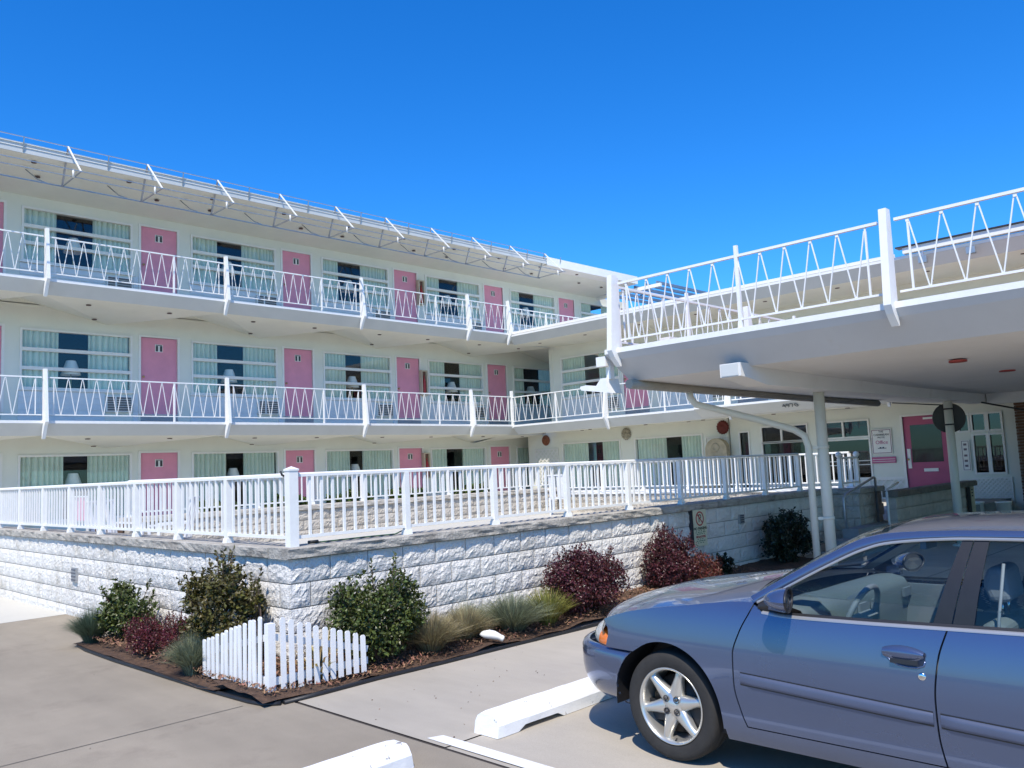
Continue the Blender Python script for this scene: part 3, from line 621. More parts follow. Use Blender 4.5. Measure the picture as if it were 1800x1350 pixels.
def bigfin(F, parent, x, z, y):
    poly = [(.05,.93),(-.05,.93),(-.13,-.02),(-.08,-.10),(.03,-.21),(.055,-.21),(.04,-.08),(.05,0)]
    return F.link('deck_fin', cached('bfin', lambda: MB().prism(poly, -.036, .036).mesh('deck_fin', RAILW)), parent, (x, y, z))
for a, c in zip(cpo[:-1], cpo[1:]): railing(FC, cp, a+.08, c-.08, CZ, .0, mids=((a+c)/2+.05,), z0=.10, z1=.83, pitch=.31, bw=.011)
for p in cpo: bigfin(FC, cp, p, CZ, -.02)
FD = Fr((0, 6.28, 0), 0)
railing(FD, cp, CX+.15, CX+3.3, CZ, 0, mids=(CX+1.75,), z0=.10, z1=.83, pitch=.31, bw=.011); railing(FD, cp, CX+3.4, CX+6.7, CZ, 0, mids=(CX+5.0,), z0=.10, z1=.83, pitch=.31, bw=.011)
for k in (0, 1, 2): FD.link('deck_fin', cached('bfin2', lambda: MB().box(-.04,.04,-.04,.04,-.1,.92).mesh('deck_fin', RAILW)), cp, (CX+.10+3.32*k, 0, CZ))
b = MB(); b.box(CX-.02,CX+.08,6.39,6.54,CZ-.18,CZ-.06); b.build('bracket', RAILW, cp)
b = MB(); b.prism([(6.37,CZ-.52),(6.82,CZ-.45),(6.84,CZ-.40),(6.74,CZ-.39),(6.58,CZ-.42),(6.5,CZ-.33),(6.42,CZ-.33)], CX+.0, CX+.26, 'yz'); b.box(CX+.06,CX+.14,6.385,6.45,CZ-.34,CZ-.1); b.build('lamp_arm', RAILW, cp)
MB().box(8.75,8.95,5.8,5.96,CZ+.015,CZ+.15).build('deck_box', TRIM, cp)
b = MB(); b.lathe([(.001,0),(.08,0),(.095,-.012),(.095,.01)], n=20); me = b.mesh('soffit_light', mat('red_light_can', (.36,.06,.05), .5))
for x, y in ((10.23, 2.97), (12.25, 2.98), (15.5, 1.5), (11, .6)): link('soffit_light', me, cp, (x, y, CS-.045))
b = MB(); b.tube([(16.6,4.5,2.46),(17.2,4.0,2.3)], .016, 6); b.build('brace_wire', DARK, cp)
b = MB(); b.tube([(16.2,5.9,2.56),(15.6,4.86,2.42)], .012, 6); b.build('brace_wire', DARK, cp)
# round sign on the second column
rsn = thing('round_sign', 'dark round sign back strapped to the far carport column', 'sign', (15.6, 4.76, 1.95))
dv = Vector((15.6, 4.76, 0)).normalized()
b = MB(); b.lathe([(.001,-.02),(.23,-.02),(.258,-.03),(.262,0),(.258,.02),(.001,.03)], ax='y', n=36); o = b.build('disc', mat('sign_back', (.035,.037,.036), .45), rsn, (15.6+.11*dv.x, 4.76+.11*dv.y, 2.19), math.atan2(dv.y, dv.x)-R(90))
for z in (2.06, 2.33): MB().lathe([(.072,0),(.08,0),(.08,.025),(.072,.025)], (15.6,4.76,z), n=18).build('strap', DARK, rsn)
# ------------------------------------------------------------------ rough block walls
BLK = {}
def block_mesh(wd, h, kind, seed, m, amp=.02):
    key = (round(wd, 3), round(h, 3), kind, seed)
    if key in BLK: return BLK[key]
    r = random.Random(seed*13+5); ox, oz = r.uniform(0, 90), r.uniform(0, 90)
    nx, nz = max(3, int(wd/.027)), max(3, int(h/.027)); P = []
    for i in range(nx+1):
        row = []
        for j in range(nz+1):
            e = 0 if i in (0, nx) or j in (0, nz) else (.6 if i in (1, nx-1) or j in (1, nz-1) else 1)
            v = Vector((ox+wd*i/nx, seed, oz+h*j/nz)); d = e*(.013+amp*(.40*noise.noise(v*9)+.60*noise.noise(v*26)+.50*noise.noise(v*50)))
            jx = e*r.uniform(-.007,.007); jz = e*r.uniform(-.007,.007)
            row.append((wd*i/nx+jx, -max(d, 0), h*j/nz+jz))
        P.append(row)
    b = MB(); b.grid(P, False); b.box(0, wd, .0005, .16, 0, h)
    BLK[key] = b.mesh('block', m, False); return BLK[key]
def block_run(F, parent, x0, x1, zs, zmin, m, bl=.526, seedn=7, ph=0., amp=.02, jt=.008):
    for ci, (za, zb) in enumerate(zs):
        x = x0 - (bl/2 if (ci+ph) % 2 else 0)
        while x < x1-.02:
            a, c = max(x, x0), min(x+bl, x1); x += bl
            if c-a < .06 or zb < zmin((a+c)/2)-.0: continue
            me = block_mesh(c-a-jt, zb-za-jt, 'b', rnd.randrange(seedn), m, amp); F.link('block', me, parent, (a+jt/2, 0, za+jt/2))
def cap_run(F, parent, x0, x1, z0, z1, ov=.05, ln=1.05, m=None, dep=.34):
    x = x0
    while x < x1-.02:
        c = min(x+ln, x1); W = c-x; nx = int(W/.06)+2; P = []
        for i in range(nx+1):
            u = W*i/nx; s_ = Vector(((x+u)*3.1, z0*9, F.o.x+F.o.y))
            row = [(u, dep, z1), (u, -ov+.012+.006*noise.noise(s_*2), z1)]
            for j, t in enumerate((.9, .65, .35, .08)): row.append((u, -ov-.008+.018*noise.noise(s_*2.4+Vector((0,j*1.7,0))), z0+(z1-z0)*t))
            row += [(u, -ov+.01, z0), (u, dep, z0)]; P.append(row)
        b = MB(); b.grid(P, False); n = len(P[0]); b.f.append(tuple(range(n))); b.f.append(tuple(range(len(b.v)-n, len(b.v)))); b.sm += [False]*2
        F.build(b, 'cap_stone', m or CAPM, parent, (x, 0, 0)); x = c
WX, WY = 3.79, 6.49; BL = .406
ZC = [(.745-.2085*k, .9535-.2085*k) for k in range(5)]
FW1 = Fr((0, WY, 0), 0); FW2 = Fr((WX, 0, 0), R(-90))
rwl = thing('retaining_wall', 'white painted split face block wall with grey cap stones around the courtyard', 'wall', (3.85, 6.55, 0))
b = MB(); b.box(WX+.012, 14.36, WY+.012, WY+.19, -.1, .9535); b.build('mortar_core', MORTAR, rwl)
b = MB(); b.box(WX+.012, WX+.19, WY+.2, 16.0, -.3, .9535); b.build('mortar_core', MORTAR, rwl)
block_run(FW1, rwl, WX, 14.36, ZC, lambda x: 0, BLOCK, bl=BL, amp=.0155, jt=.010)
block_run(FW2, rwl, -16.0, -WY-.002, ZC+[(-.2975,-.089)], lambda x: -.05, BLOCK, bl=BL, ph=1, amp=.0155, jt=.010)
cap_run(FW1, rwl, WX-.04, 14.38, .956, 1.052, ov=.042, ln=.812, dep=.28); cap_run(FW2, rwl, -16.0, -WY-.29, .956, 1.052, ov=.042, ln=.812, dep=.28)
FW3 = Fr((14.36, 0, 0), R(-90)); MB().box(14.39,14.5,5.93,6.42,-.1,.95).build('mortar_core', MORTAR, rwl)
block_run(FW3, rwl, -6.44, -5.92, ZC, lambda x: 0, TANB, bl=BL, jt=.006); cap_run(FW3, rwl, -6.43, -5.88, .956, 1.052, ov=.03, ln=.812, dep=.2)
FW4 = Fr((0, 5.92, 0), 0); block_run(FW4, rwl, 14.53, 15.4, ZC, lambda x: 0, TANB, bl=BL, jt=.006); cap_run(FW4, rwl, 14.57, 15.42, .956, 1.052, ov=.03, ln=.812, dep=.2)
# vents and fixtures in the wall
def vent(F, x, z, label, s_=.13):
    v = thing('wall_vent', label, 'vent', F(x, -.03, z), 'louvred wall vents')
    F.build(MB().box(0,s_*1.15,-.04,.0,0,s_*1.2), 'frame', METAL, v, (x,0,z))
    b = MB()
    for k in range(4): b.box(.012, s_*1.15-.012, -.047, -.0405, .018+k*s_*.28, .018+k*s_*.28+s_*.13)
    F.build(b, 'louvre', mat('vent_dark', (.12,.13,.16), .5), v, (x,0,z))
vent(FW2, -11.85, .44, 'small grey louvred vent in the left block wall', .15); vent(FW1, 11.28, .68, 'small louvred vent in the shaded block wall right of the parking sign', .11)
wp = thing('wall_pipe_cover', 'small white bent cover low on the shaded block wall', 'cover', (12.6, 6.45, .3)); MB().prism([(0,0),(-.06,.015),(-.02,.13),(0,.13)], 0, .11).build('cover', TRIM, wp, (12.55,WY-.02,.33))
# no parking sign
sg = thing('no_parking_sign', 'cream no parking sign with red circle on the shaded wall', 'sign', (10.15, 6.44, .45))
SY = WY-.06; SX = 10.15; MB().box(SX-.165,SX+.165,SY,SY+.01,.465,.962).build('plate', mat('sign_cream', (.66,.63,.44), .5, .03, 6), sg); MB().box(SX-.19,SX-.166,SY+.002,SY+.06,.465,.964).build('bracket', DARK, sg)
RED = mat('sign_red', (.45,.06,.05), .5)
b = MB(); b.lathe([(.082,0),(.082,-.003),(.100,-.003),(.100,0)], ax='y', n=40); b.beam((-.06,-.0035,.06),(.06,-.0035,-.06),.017,.003,(0,1,0)); b.build('ring', RED, sg, (SX, SY, .84))
rt = (R(90), 0, 0)
text('lettering', 'P', .155, LET, sg, (SX, SY-.002, .84), rt, ext=.001); text('lettering', 'NO PARKING', .054, mat('sign_green_dark', (.02,.05,.03), .5), sg, (SX, SY-.002, .705), rt)
SGG = mat('sign_green', (.06,.16,.08), .5)
b = MB()
for k, (z, w_) in enumerate(((.67,.22),(.647,.25),(.624,.20),(.555,.17),(.53,.22),(.505,.16))):
    x = -w_/2
    while x < w_/2: b.box(SX+x, SX+min(x+rnd.uniform(.02,.05), w_/2), SY-.002, SY-.0005, z, z+.011); x += .06
b.build('small_print', SGG, sg); text('lettering', 'VIOLATORS', .046, RED, sg, (SX, SY-.002, .59), rt)
# ------------------------------------------------------------------ white picket railings on the walls
def ramp_rail(F, name, label, x0, x1, zc, zt=.642, sp=1.2, bal=.118, first=True, ends=(True, True), grp='white metal railings of the courtyard', pw=.058):
    t = thing(name, label, 'railing', F((x0+x1)/2, .0, zc), grp)
    n = max(1, round((x1-x0)/sp)); s_ = (x1-x0)/n
    b = MB(); b.prism([(-.025,zt-.036),(.025,zt-.036),(.025,zt-.012),(.014,zt),(-.014,zt),(-.025,zt-.012)], x0, x1); F.build(b, 'top_rail', RAILW, t, (0,0,zc))
    b = MB(); b.box(x0, x1, -.016, .016, .066, .093); F.build(b, 'bottom_rail', RAILW, t, (0,0,zc))
    pm = cached(('ppost', pw, zt), lambda: MB().box(-pw/2,pw/2,-pw/2,pw/2,0,zt-.037).mesh('post', RAILW)); km = cached(('pk', zt), lambda: MB().box(-.0115,.0115,-.010,.010,.094,zt-.037).mesh('picket', RAILW))
    fm = cached('pfoot', lambda: MB().prism([(-.04,0),(.04,0),(.031,.045),(-.031,.045)], -.04, .04).mesh('post_foot', RAILW))
    for i in range(n+1):
        if (i == 0 and not ends[0]) or (i == n and not ends[1]): continue
        F.link('post', pm, t, (x0+i*s_,0,zc)); F.link('post_foot', fm, t, (x0+i*s_,0,zc))
    for i in range(n):
        m_ = max(1, round(s_/bal)); q = s_/m_
        for k in range(1, m_): F.link('picket', km, t, (x0+i*s_+k*q,0,zc))
    return t
RX, RY = 3.865, 6.565
FRA = Fr((0, RY, 0), 0); FRB = Fr((RX, 0, 0), R(-90))
ramp_rail(FRA, 'picket_railing', 'white picket railing on the cap along the right block wall', RX+.06, RX+.06+9.6, 1.0525, ends=(False, True))
ramp_rail(FRB, 'picket_railing', 'white picket railing on the cap along the left block wall', -RY-.06-9.0, -RY-.06, 1.0525, ends=(True, False), sp=1.15)
kp = thing('corner_post', 'thick white square post with pointed cap at the railing corner', 'post', (RX, RY, 1.0525)); b = MB(); b.box(-.043,.043,-.043,.043,0,.66); b.build('shaft', RAILW, kp, (RX,RY,1.0525)); b = MB(); b.add([(-.049,-.049,.66),(.049,-.049,.66),(.049,.049,.66),(-.049,.049,.66),(-.049,-.049,.676),(.049,-.049,.676),(.049,.049,.676),(-.049,.049,.676),(0,0,.70)], [(0,3,2,1),(0,1,5,4),(1,2,6,5),(2,3,7,6),(3,0,4,7),(4,5,8),(5,6,8),(6,7,8),(7,4,8)]); b.build('cap', RAILW, kp, (RX,RY,1.0525))
b = MB(); b.tube([(-.03,.052,.61),(-.06,.055,.63),(-.075,.05,.66)], .010, 6); b.build('bracket', DARK, kp, (RX,RY,1.0525))
t = ramp_rail(Fr((0, 6.3, 0), 0), 'picket_railing', 'short white railing with ball topped posts beside the office steps', 14.55, 15.3, 1.053, zt=.54, sp=.75, bal=.12)
for x in (14.55, 15.3): MB().lathe([(.025,.52),(.03,.53),(.055,.56),(.058,.585),(.04,.62),(.001,.635)], (x,6.3,1.053), n=14).build('ball_cap', RAILW, t)
# inner planter walls and railings across the courtyard
ZF = .43
iw = thing('planter_wall', 'low tan block planter wall in front of the ground floor rooms', 'wall', (11, 15, ZF)); FI = Fr((0, 15.0, 0), 0); FJ = Fr((16.8, 0, 0), R(-90))
ZI = [(.79,.99),(.59,.79),(.39,.59)]
MB().box(5.7,16.95,15.02,15.2,.3,.985).build('mortar_core', MORTAR, iw); block_run(FI, iw, 5.65, 16.8, ZI, lambda x: 0, TANB, bl=.406, amp=.03); cap_run(FI, iw, 5.6, 16.76, .992, 1.09, m=TANB, ov=.04, dep=.28)
iw2 = thing('planter_wall', 'low tan block planter wall in front of the right wing rooms', 'wall', (16.9, 11, ZF)); MB().box(16.82,16.95,7.0,14.95,.3,.885).build('mortar_core', MORTAR, iw2)
block_run(FJ, iw2, -14.95, -7.0, [(.69,.89),(.49,.69),(.29,.49)], lambda x: 0, TANB, bl=.406, amp=.03); cap_run(FJ, iw2, -14.95, -7.0, .892, .99, m=PAINTW, ov=.04, dep=.28)
ramp_rail(Fr((0, 15.12, 0), 0), 'picket_railing', 'far white picket railing on the planter wall before the pink doors', 5.7, 16.75, 1.092, zt=.642, sp=1.22)
ramp_rail(Fr((16.9, 0, 0), R(-90)), 'picket_railing', 'far white picket railing on the planter wall below the right wing', -14.8, -7.1, .992, zt=.70, sp=1.22)
MB().box(5.7,16.7,15.32,17.0,.3,.92).build('planter_soil', MULCH, iw)
# ------------------------------------------------------------------ steps, block planter, rails, buckets by the office
stp = thing('entrance_steps', 'grey concrete entrance steps leading up to the office door', 'steps', (14.5, 5.7, 0))
for k in range(3): MB().box(12.6+k*.45, 22.3, 5.62, 5.88+.001*k, -.02 if k == 0 else k*.145+.001, (k+1)*.145).build('step', mat('grey_step', (.30,.31,.31), .85, .1, 3, .2, 80), stp)
MB().box(15.5,22.3,5.9,7.0,.2,.433).build('landing', mat('grey_step', (.30,.31,.31)), stp)
pwl = thing('block_planter', 'stained tan block planter wall with dark cap beside the office door', 'wall', (17, 5.5, 0))
MB().box(14.74,19.0,5.48,5.60,-.1,.87).build('mortar_core', MORTAR, pwl); SB = [(.675,.875),(.475,.675),(.275,.475),(.075,.275),(-.125,.075)]
block_run(Fr((0, 5.45, 0), 0), pwl, 14.72, 19.0, SB, lambda x: -.09, TANB, bl=.41, amp=.006); cap_run(Fr((0,5.45,0),0), pwl, 14.68, 19.04, .877, .985, m=mat('dark_cap', (.20,.175,.145), .9, .2, 6, .6, 40), dep=.2)
hr = thing('handrail', 'grey metal pipe handrail beside the office steps', 'handrail', (13.6, 5.86, 0)); MB().tube([(13.6,5.86,.14),(13.6,5.86,.92),(13.68,5.86,.98),(14.9,5.86,1.22),(14.95,5.86,1.2),(14.95,5.86,.43)], .022, 8).build('pipe', METAL, hr)
hr = thing('handrail', 'white metal pipe handrail in front of the stained block planter', 'handrail', (14.4, 5.5, 0)); MB().tube([(14.4,5.47,.28),(14.4,5.47,.98),(14.45,5.48,1.02),(15.4,5.64,1.1)], .02, 8).build('pipe', RAILW, hr)
for x, y, nm in ((20.0, 5.72, 'nearer the carport column'), (20.1, 5.22, 'nearer the brick pillar')):
    k_ = thing('bucket', 'white plastic bucket %s' % nm, 'bucket', (x, y, .0), 'white buckets by the office'); zq = .05
    MB().lathe([(.001,0),(.13,0),(.15,.46),(.16,.46),(.16,.49),(.14,.49),(.125,.08),(.001,.05)], n=24).build('pail', TRIM, k_, (x,y,.0)); MB().tube([(x-.15,y,.46),(x-.1,y-.1,.42),(x,y-.16,.39),(x+.1,y-.1,.42),(x+.15,y,.46)], .005, 6).build('handle', METAL, k_)
cs = thing('menu_board', 'narrow cream notice board standing against the stained block planter', 'sign', (18.6, 5.35, 0)); MB().box(18.45,18.72,5.37,5.41,.0,.87).build('board', mat('cream_board', (.55,.50,.34), .6), cs); b = MB()
for z in (.80,.74,.68): b.box(18.53,18.62,5.366,5.369,z,z+.03)
b.build('print', LET, cs); MB().box(18.40,18.449,5.36,5.42,.0,.87).build('edge', DARK, cs)
# ------------------------------------------------------------------ courtyard furniture
def patio_chair(x, y, rz, label, m=None):
    t = thing('patio_chair', label, 'chair', (x, y, ZF), 'white patio chairs in the courtyard')
    PC = m or mat('white_plastic', (.78,.78,.78), .4)
    MB().box(-.26,.26,-.25,.25,.40,.44).build('seat', PC, t, (x,y,ZF), rz)
    b = MB()
    for k in range(5): b.beam((-.2+k*.1,.25,.44),(-.2+k*.1,.34,1.0),.06,.02,(0,1,0))
    b.beam((-.26,.34,1.0),(.26,.34,1.0),.05,.03); b.build('backrest', PC, t, (x,y,ZF), rz)
    for sx in (-.23,.23):
        for sy in (-.22,.23): MB().beam((sx,sy,0),(sx,sy,.40),.04,.04).build('leg', PC, t, (x,y,ZF), rz)
        MB().beam((sx*1.12,-.22,.64),(sx*1.12,.28,.66),.05,.025).beam((sx*1.12,-.21,.42),(sx*1.12,-.21,.63),.04,.03).build('armrest', PC, t, (x,y,ZF), rz)
patio_chair(4.75, 13.0, .4, 'white patio chair furthest left behind the left railing'); patio_chair(5.1, 12.0, -2.2, 'white patio chair nearer the corner post behind the left railing'); patio_chair(16.0, 14.2, 2.2, 'white ornate patio chair in the far courtyard corner')
tw = thing('beach_towel', 'pink towel hung over a rack behind the left railing', 'towel', (4.3, 13.6, ZF)); b = MB(); b.grid([[(4.4+.02*math.sin(i*1.3), 13.3+i*.06, 1.5-j*.07) for j in range(6)] for i in range(8)]); b.build('cloth', mat('pink_cloth', (.75,.25,.42), .9), tw); MB().beam((4.4,13.2,1.51),(4.4,13.8,1.51),.03,.02).beam((4.4,13.22,ZF),(4.4,13.22,1.5),.03,.03).beam((4.4,13.78,ZF),(4.4,13.78,1.5),.03,.03).build('rack', RAILW, tw)
hs = thing('garden_hose', 'thin dark green hose lying on the cap behind the corner post', 'hose', (4.7, 6.69, 1.05)); MB().tube([(4.15,6.69,1.06),(4.35,6.68,1.06),(4.75,6.70,1.06),(5.05,6.66,1.06),(5.12,6.64,1.085),(5.17,6.62,1.07)], .007, 6).build('pipe', mat('hose_green', (.05,.12,.07), .5), hs); MB().tube([(4.1,6.69,1.068),(4.2,6.69,1.068)], .014, 8).build('nozzle', DARK, hs)
# ------------------------------------------------------------------ small corner picket fence
pf = thing('picket_fence', 'small white corner picket fence stepping up to the corner post in the bed', 'fence', (3.27, 5.85, 0))
def picket(h, wd=.052, th=.011):
    return MB().prism([(-wd/2,0),(wd/2,0),(wd/2,h-.012),(wd/2-.01,h),(-wd/2+.01,h),(-wd/2,h-.012)], 0, th, 'xz').mesh('picket', WOODP)
NP = 11
for k in range(NP):
    u = (k+.6)/NP; h = .555-.27*u
    o = link('picket', picket(h, .044), pf, (3.30+.80*u+.01, 5.865-.02+rnd.uniform(-.003,.003), .05+rnd.uniform(-.008,.008)), rz=rnd.uniform(-.03,.03)); o.rotation_euler.y = rnd.uniform(-.02,.02)
NQ = 13
for k in range(NQ):
    u = (k+.6)/NQ; h = .57-.29*u
    o = link('picket', picket(h, .048), pf, (3.235+rnd.uniform(-.003,.003), 5.94+1.0*u, .05+rnd.uniform(-.008,.008)), rz=R(90)+rnd.uniform(-.03,.03)); o.rotation_euler.x = rnd.uniform(-.02,.02)
MB().box(3.225,3.285,5.845,5.905,0,.565).build('corner_post', WOODP, pf)
MB().beam((3.285,5.885,.13),(4.14,5.885,.13),.022,.055).build('rail', WOODP, pf); MB().beam((3.285,5.885,.46),(4.14,5.885,.22),.022,.05).build('rail', WOODP, pf)
MB().beam((3.262,5.905,.13),(3.262,6.98,.13),.022,.055).build('rail', WOODP, pf); MB().beam((3.262,5.905,.46),(3.262,6.98,.22),.022,.05).build('rail', WOODP, pf)
# ------------------------------------------------------------------ wheel stops
def wheel_stop(x0, x1, yc, label):
    t = thing('wheel_stop', label, 'wheel stop', ((x0+x1)/2, yc, 0), 'white concrete wheel stops')
    L = x1-x0; n = 30; prof = [(-.11,0),(-.11,.07),(-.085,.115),(-.06,.13),(.06,.13),(.085,.115),(.11,.07),(.11,0)]
    P = []
    for i in range(n+1):
        u = L*i/n; e = .0 if 0 < i < n else .012
        row = []
        for (y, z) in prof:
            zz = z
            if z == 0 and (.22 < u < .22+.38 or L-.6 < u < L-.22): zz = .03
            nn = noise.noise(Vector((x0+u*6, y*30, z*30)))
            row.append((x0+u+ (e if i == 0 else -e)*(z > .06), yc+y*(1-e*3)+.004*nn, zz+ (.003*nn if z > .01 else 0)-e*(z > .1)*.5))
        P.append(row)
    b = MB(); b.grid(P, False); m = len(prof); b.f.append(tuple(range(m))); b.f.append(tuple(range(len(b.v)-m, len(b.v)))[::-1]); b.sm += [False]*2
    for i in range(n): b.f.append((i*m, i*m+m-1, (i+1)*m+m-1, (i+1)*m)); b.sm.append(False)
    b.build('block', STOPM, t)
wheel_stop(3.66, 5.50, 3.96, 'white concrete wheel stop in front of the blue car'); wheel_stop(1.15, 3.03, 3.99, 'white concrete wheel stop cut by the bottom edge beside the parking line')
# ------------------------------------------------------------------ plants
def leaf(b, p, d, n, l, wd, fold=.35):
    s_ = d.cross(n).normalized(); n = s_.cross(d)
    m = p+d*l*.5-n*l*.06; t = p+d*l-n*l*.2
    b.add([p, m+s_*wd/2+n*wd*fold, t, m-s_*wd/2+n*wd*fold, p+d*l*.5], [(0,1,4),(1,2,4),(0,4,3),(4,2,3)])
def rv(r):
    while True:
        v = Vector((r.uniform(-1,1), r.uniform(-1,1), r.uniform(-1,1)))
        if .05 < v.length < 1: return v.normalized()
def bush(name, label, cat, pos, rad, h, n, ll, lw, m, seed, stems=7, clumps=26, shoots=8, group=None, stemm=None, lean=(0,0)):
    r = random.Random(seed); x, y = pos; z = g(y)+.04; t = thing(name, label, cat, (x, y, z), group)
    rx, ry = rad if isinstance(rad, tuple) else (rad, rad); rad = min(rx, ry)
    b = MB(); cl = []
    for k in range(clumps):
        v = rv(r); q = r.uniform(.45, .9)
        c = Vector((v.x*rx*q, v.y*ry*q, h*.46+v.z*h*.42*q)); cl.append((c, r.uniform(.30, .46)*min(rad, h*.6)))
    for k in range(n):
        c, s_ = cl[r.randrange(len(cl))]
        v = rv(r); p = c+v*s_*r.uniform(.55, 1.05)
        if p.z < .02: p.z = r.uniform(.02, .12)
        out = (p-Vector((0,0,h*.4))).normalized(); d = (out*.7+rv(r)*.8+Vector((0,0,.25))).normalized(); nn = (v*.6+out*.5+Vector((0,0,.5))+rv(r)*.6).normalized()
        if abs(d.dot(nn)) > .95: continue
        f = r.uniform(.7, 1.25); leaf(b, p, d, nn, ll*f, lw*f)
    sp = []
    for k in range(shoots):
        v = rv(r); v.z = abs(v.z)+.25; v.normalize(); base = Vector((v.x*rx*.8, v.y*ry*.8, h*.55+v.z*h*.3)); tip = base+(v*.5+Vector((0,0,.8))).normalized()*r.uniform(.10, .2)*h*1.1; sp.append((base, tip))
        for q in range(16):
            p = base.lerp(tip, q/15); d = ((tip-base).normalized()*.6+rv(r)).normalized(); leaf(b, p, d, rv(r), ll*.9, lw*.9)
    b.build('foliage', m, t, (x, y, z), recalc=False)
    sm = MB()
    for c, s_ in cl[:stems*2]:
        k = c*.45+Vector((r.uniform(-.05,.05), r.uniform(-.05,.05), 0)); sm.tube([(c.x*.12, c.y*.12, -.05), tuple(k), tuple(c)], [.012*h/.6, .008*h/.6, .004], 5)
    for a, e in sp: sm.tube([tuple(a*.5), tuple(a), tuple(e)], [.006,.004,.002], 4)
    sm.build('stem', stemm or mat('twig', (.10,.065,.045), .9, .2, 20), t, (x, y, z)); return t
HOL = leafmat('holly_leaf', (.075,.100,.020), .55, .18, .42); HOL2 = leafmat('bronzed_holly_leaf', (.095,.085,.020), .6, .2, .42)
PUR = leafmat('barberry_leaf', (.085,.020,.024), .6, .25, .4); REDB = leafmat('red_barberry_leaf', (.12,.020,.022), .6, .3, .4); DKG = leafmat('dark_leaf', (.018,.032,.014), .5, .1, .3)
HG = 'evergreen shrubs of the corner bed'; PG = 'purple leaved barberry shrubs'
bush('holly_shrub', 'green holly shrub at the left end of the bed against the block wall', 'shrub', (3.46, 9.15), (.27, .42), .66, 4200, .046, .027, HOL, 11, group=HG, clumps=34)
bush('holly_shrub', 'tall bronze tinged holly shrub behind the left side of the picket fence', 'shrub', (3.47, 7.12), (.29, .52), .98, 6400, .048, .028, HOL2, 12, shoots=16, group=HG, clumps=44)
bush('holly_shrub', 'dense green holly shrub behind the right end of the picket fence', 'shrub', (4.42, 6.08), (.50, .34), .88, 7200, .042, .025, HOL, 13, shoots=8, group=HG, clumps=46)
bush('holly_shrub', 'small sprig of holly growing at the wall corner', 'shrub', (3.62, 6.70), (.10, .12), .86, 420, .04, .024, HOL2, 14, clumps=5, shoots=2, stems=2, group=HG)
bush('barberry_shrub', 'low wine red barberry nearest the driveway edging', 'shrub', (3.30, 8.2), (.22, .38), .36, 4600, .022, .013, REDB, 21, group=PG, shoots=16, clumps=34)
bush('barberry_shrub', 'low wine red barberry below the bronze holly', 'shrub', (3.36, 7.68), (.20, .30), .44, 3800, .022, .013, REDB, 22, group=PG, shoots=12, clumps=30)
bush('barberry_shrub', 'wide purple barberry beside the car headlight', 'shrub', (7.12, 6.02), (.52, .36), .76, 12000, .032, .022, PUR, 23, group=PG, shoots=6, clumps=60)
bush('barberry_shrub', 'tall purple barberry below the no parking sign', 'shrub', (8.88, 6.12), (.38, .30), .88, 9500, .032, .022, PUR, 24, group=PG, shoots=6, clumps=46)
bush('barberry_shrub', 'small reddish barberry right of the tall purple one', 'shrub', (9.45, 6.0), (.32, .26), .46, 3400, .026, .017, leafmat('rusty_leaf', (.15,.045,.03), .6, .3, .4), 25, group=PG, shoots=6)
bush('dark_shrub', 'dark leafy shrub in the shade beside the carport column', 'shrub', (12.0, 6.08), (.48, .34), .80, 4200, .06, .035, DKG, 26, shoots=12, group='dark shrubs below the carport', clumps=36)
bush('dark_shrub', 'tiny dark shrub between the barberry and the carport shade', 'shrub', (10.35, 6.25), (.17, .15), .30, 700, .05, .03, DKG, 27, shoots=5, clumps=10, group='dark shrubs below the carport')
for k in range(5):
    bush('hedge_shrub', '%s of the green shrubs behind the far picket railing' % ['leftmost', 'second from left', 'middle', 'second from right', 'rightmost'][k], 'shrub', ((7.6,15.75),(9.2,15.75),(10.7,15.7),(12.3,15.75),(14.4,15.75))[k], .55, .36, 1500, .10, .06, leafmat('hedge_leaf', (.10,.15,.03), .5, .3, .4), 40+k, group='shrubs in the far planter', shoots=3)
for o in list(COL.objects):
    if o.name.startswith('hedge_shrub'): o.location.z = .92
def tuft(label, pos, rad, h, n, m, seed, wd=.004, droop=.75, group='clumps of ornamental grass in the bed', name='grass_clump', cat='grass'):
    r = random.Random(seed); x, y = pos; z = g(y)+.04; t = thing(name, label, cat, (x, y, z), group); b = MB()
    for k in range(n):
        a = r.uniform(0, 6.283); q = r.random()**.6; L = h*r.uniform(.75, 1.15); dr = droop*q
        d = Vector((math.cos(a), math.sin(a), 0)); bs = d*rad*.22*r.random()+Vector((0,0,-.02)); side = Vector((-d.y, d.x, 0)); w_ = wd*r.uniform(.7, 1.3)
        pr = None; tw = r.uniform(-1, 1)
        pts = []
        for s_ in (0, .35, .7, 1):
            pts.append(bs+d*(rad*1.0*q*s_**1.3+.02*s_)+Vector((0,0,L*(s_-dr*.62*s_*s_))))
        ss = (side+Vector((0,0,.6*tw))).normalized()
        vs = []
        for i, p in enumerate(pts):
            ww = w_*(1, .9, .6, .1)[i]; vs += [p-ss*ww/2, p+ss*ww/2]
        b.add(vs, [(0,1,3,2),(2,3,5,4),(4,5,7,6)])
    b.build('blades', m, t, (x, y, z), recalc=False)
    return t
FES = leafmat('fescue_blade', (.26,.29,.18), .5, .3, .6); FESG = leafmat('green_fescue_blade', (.11,.16,.10), .5, .3, .6); DRY = leafmat('dry_blade', (.36,.31,.17), .5, .3, .7); YEL = leafmat('yellow_blade', (.30,.30,.07), .45, .3, .5)
tuft('blue green grass clump at the left tip of the bed', (3.2, 9.45), .27, .40, 2200, FESG, 51)
tuft('blue grey grass clump left of the picket fence', (3.22, 7.12), .24, .38, 2200, FES, 52)
tuft('pale dry grass clump right of the green holly', (4.92, 6.0), .34, .40, 2400, DRY, 53)
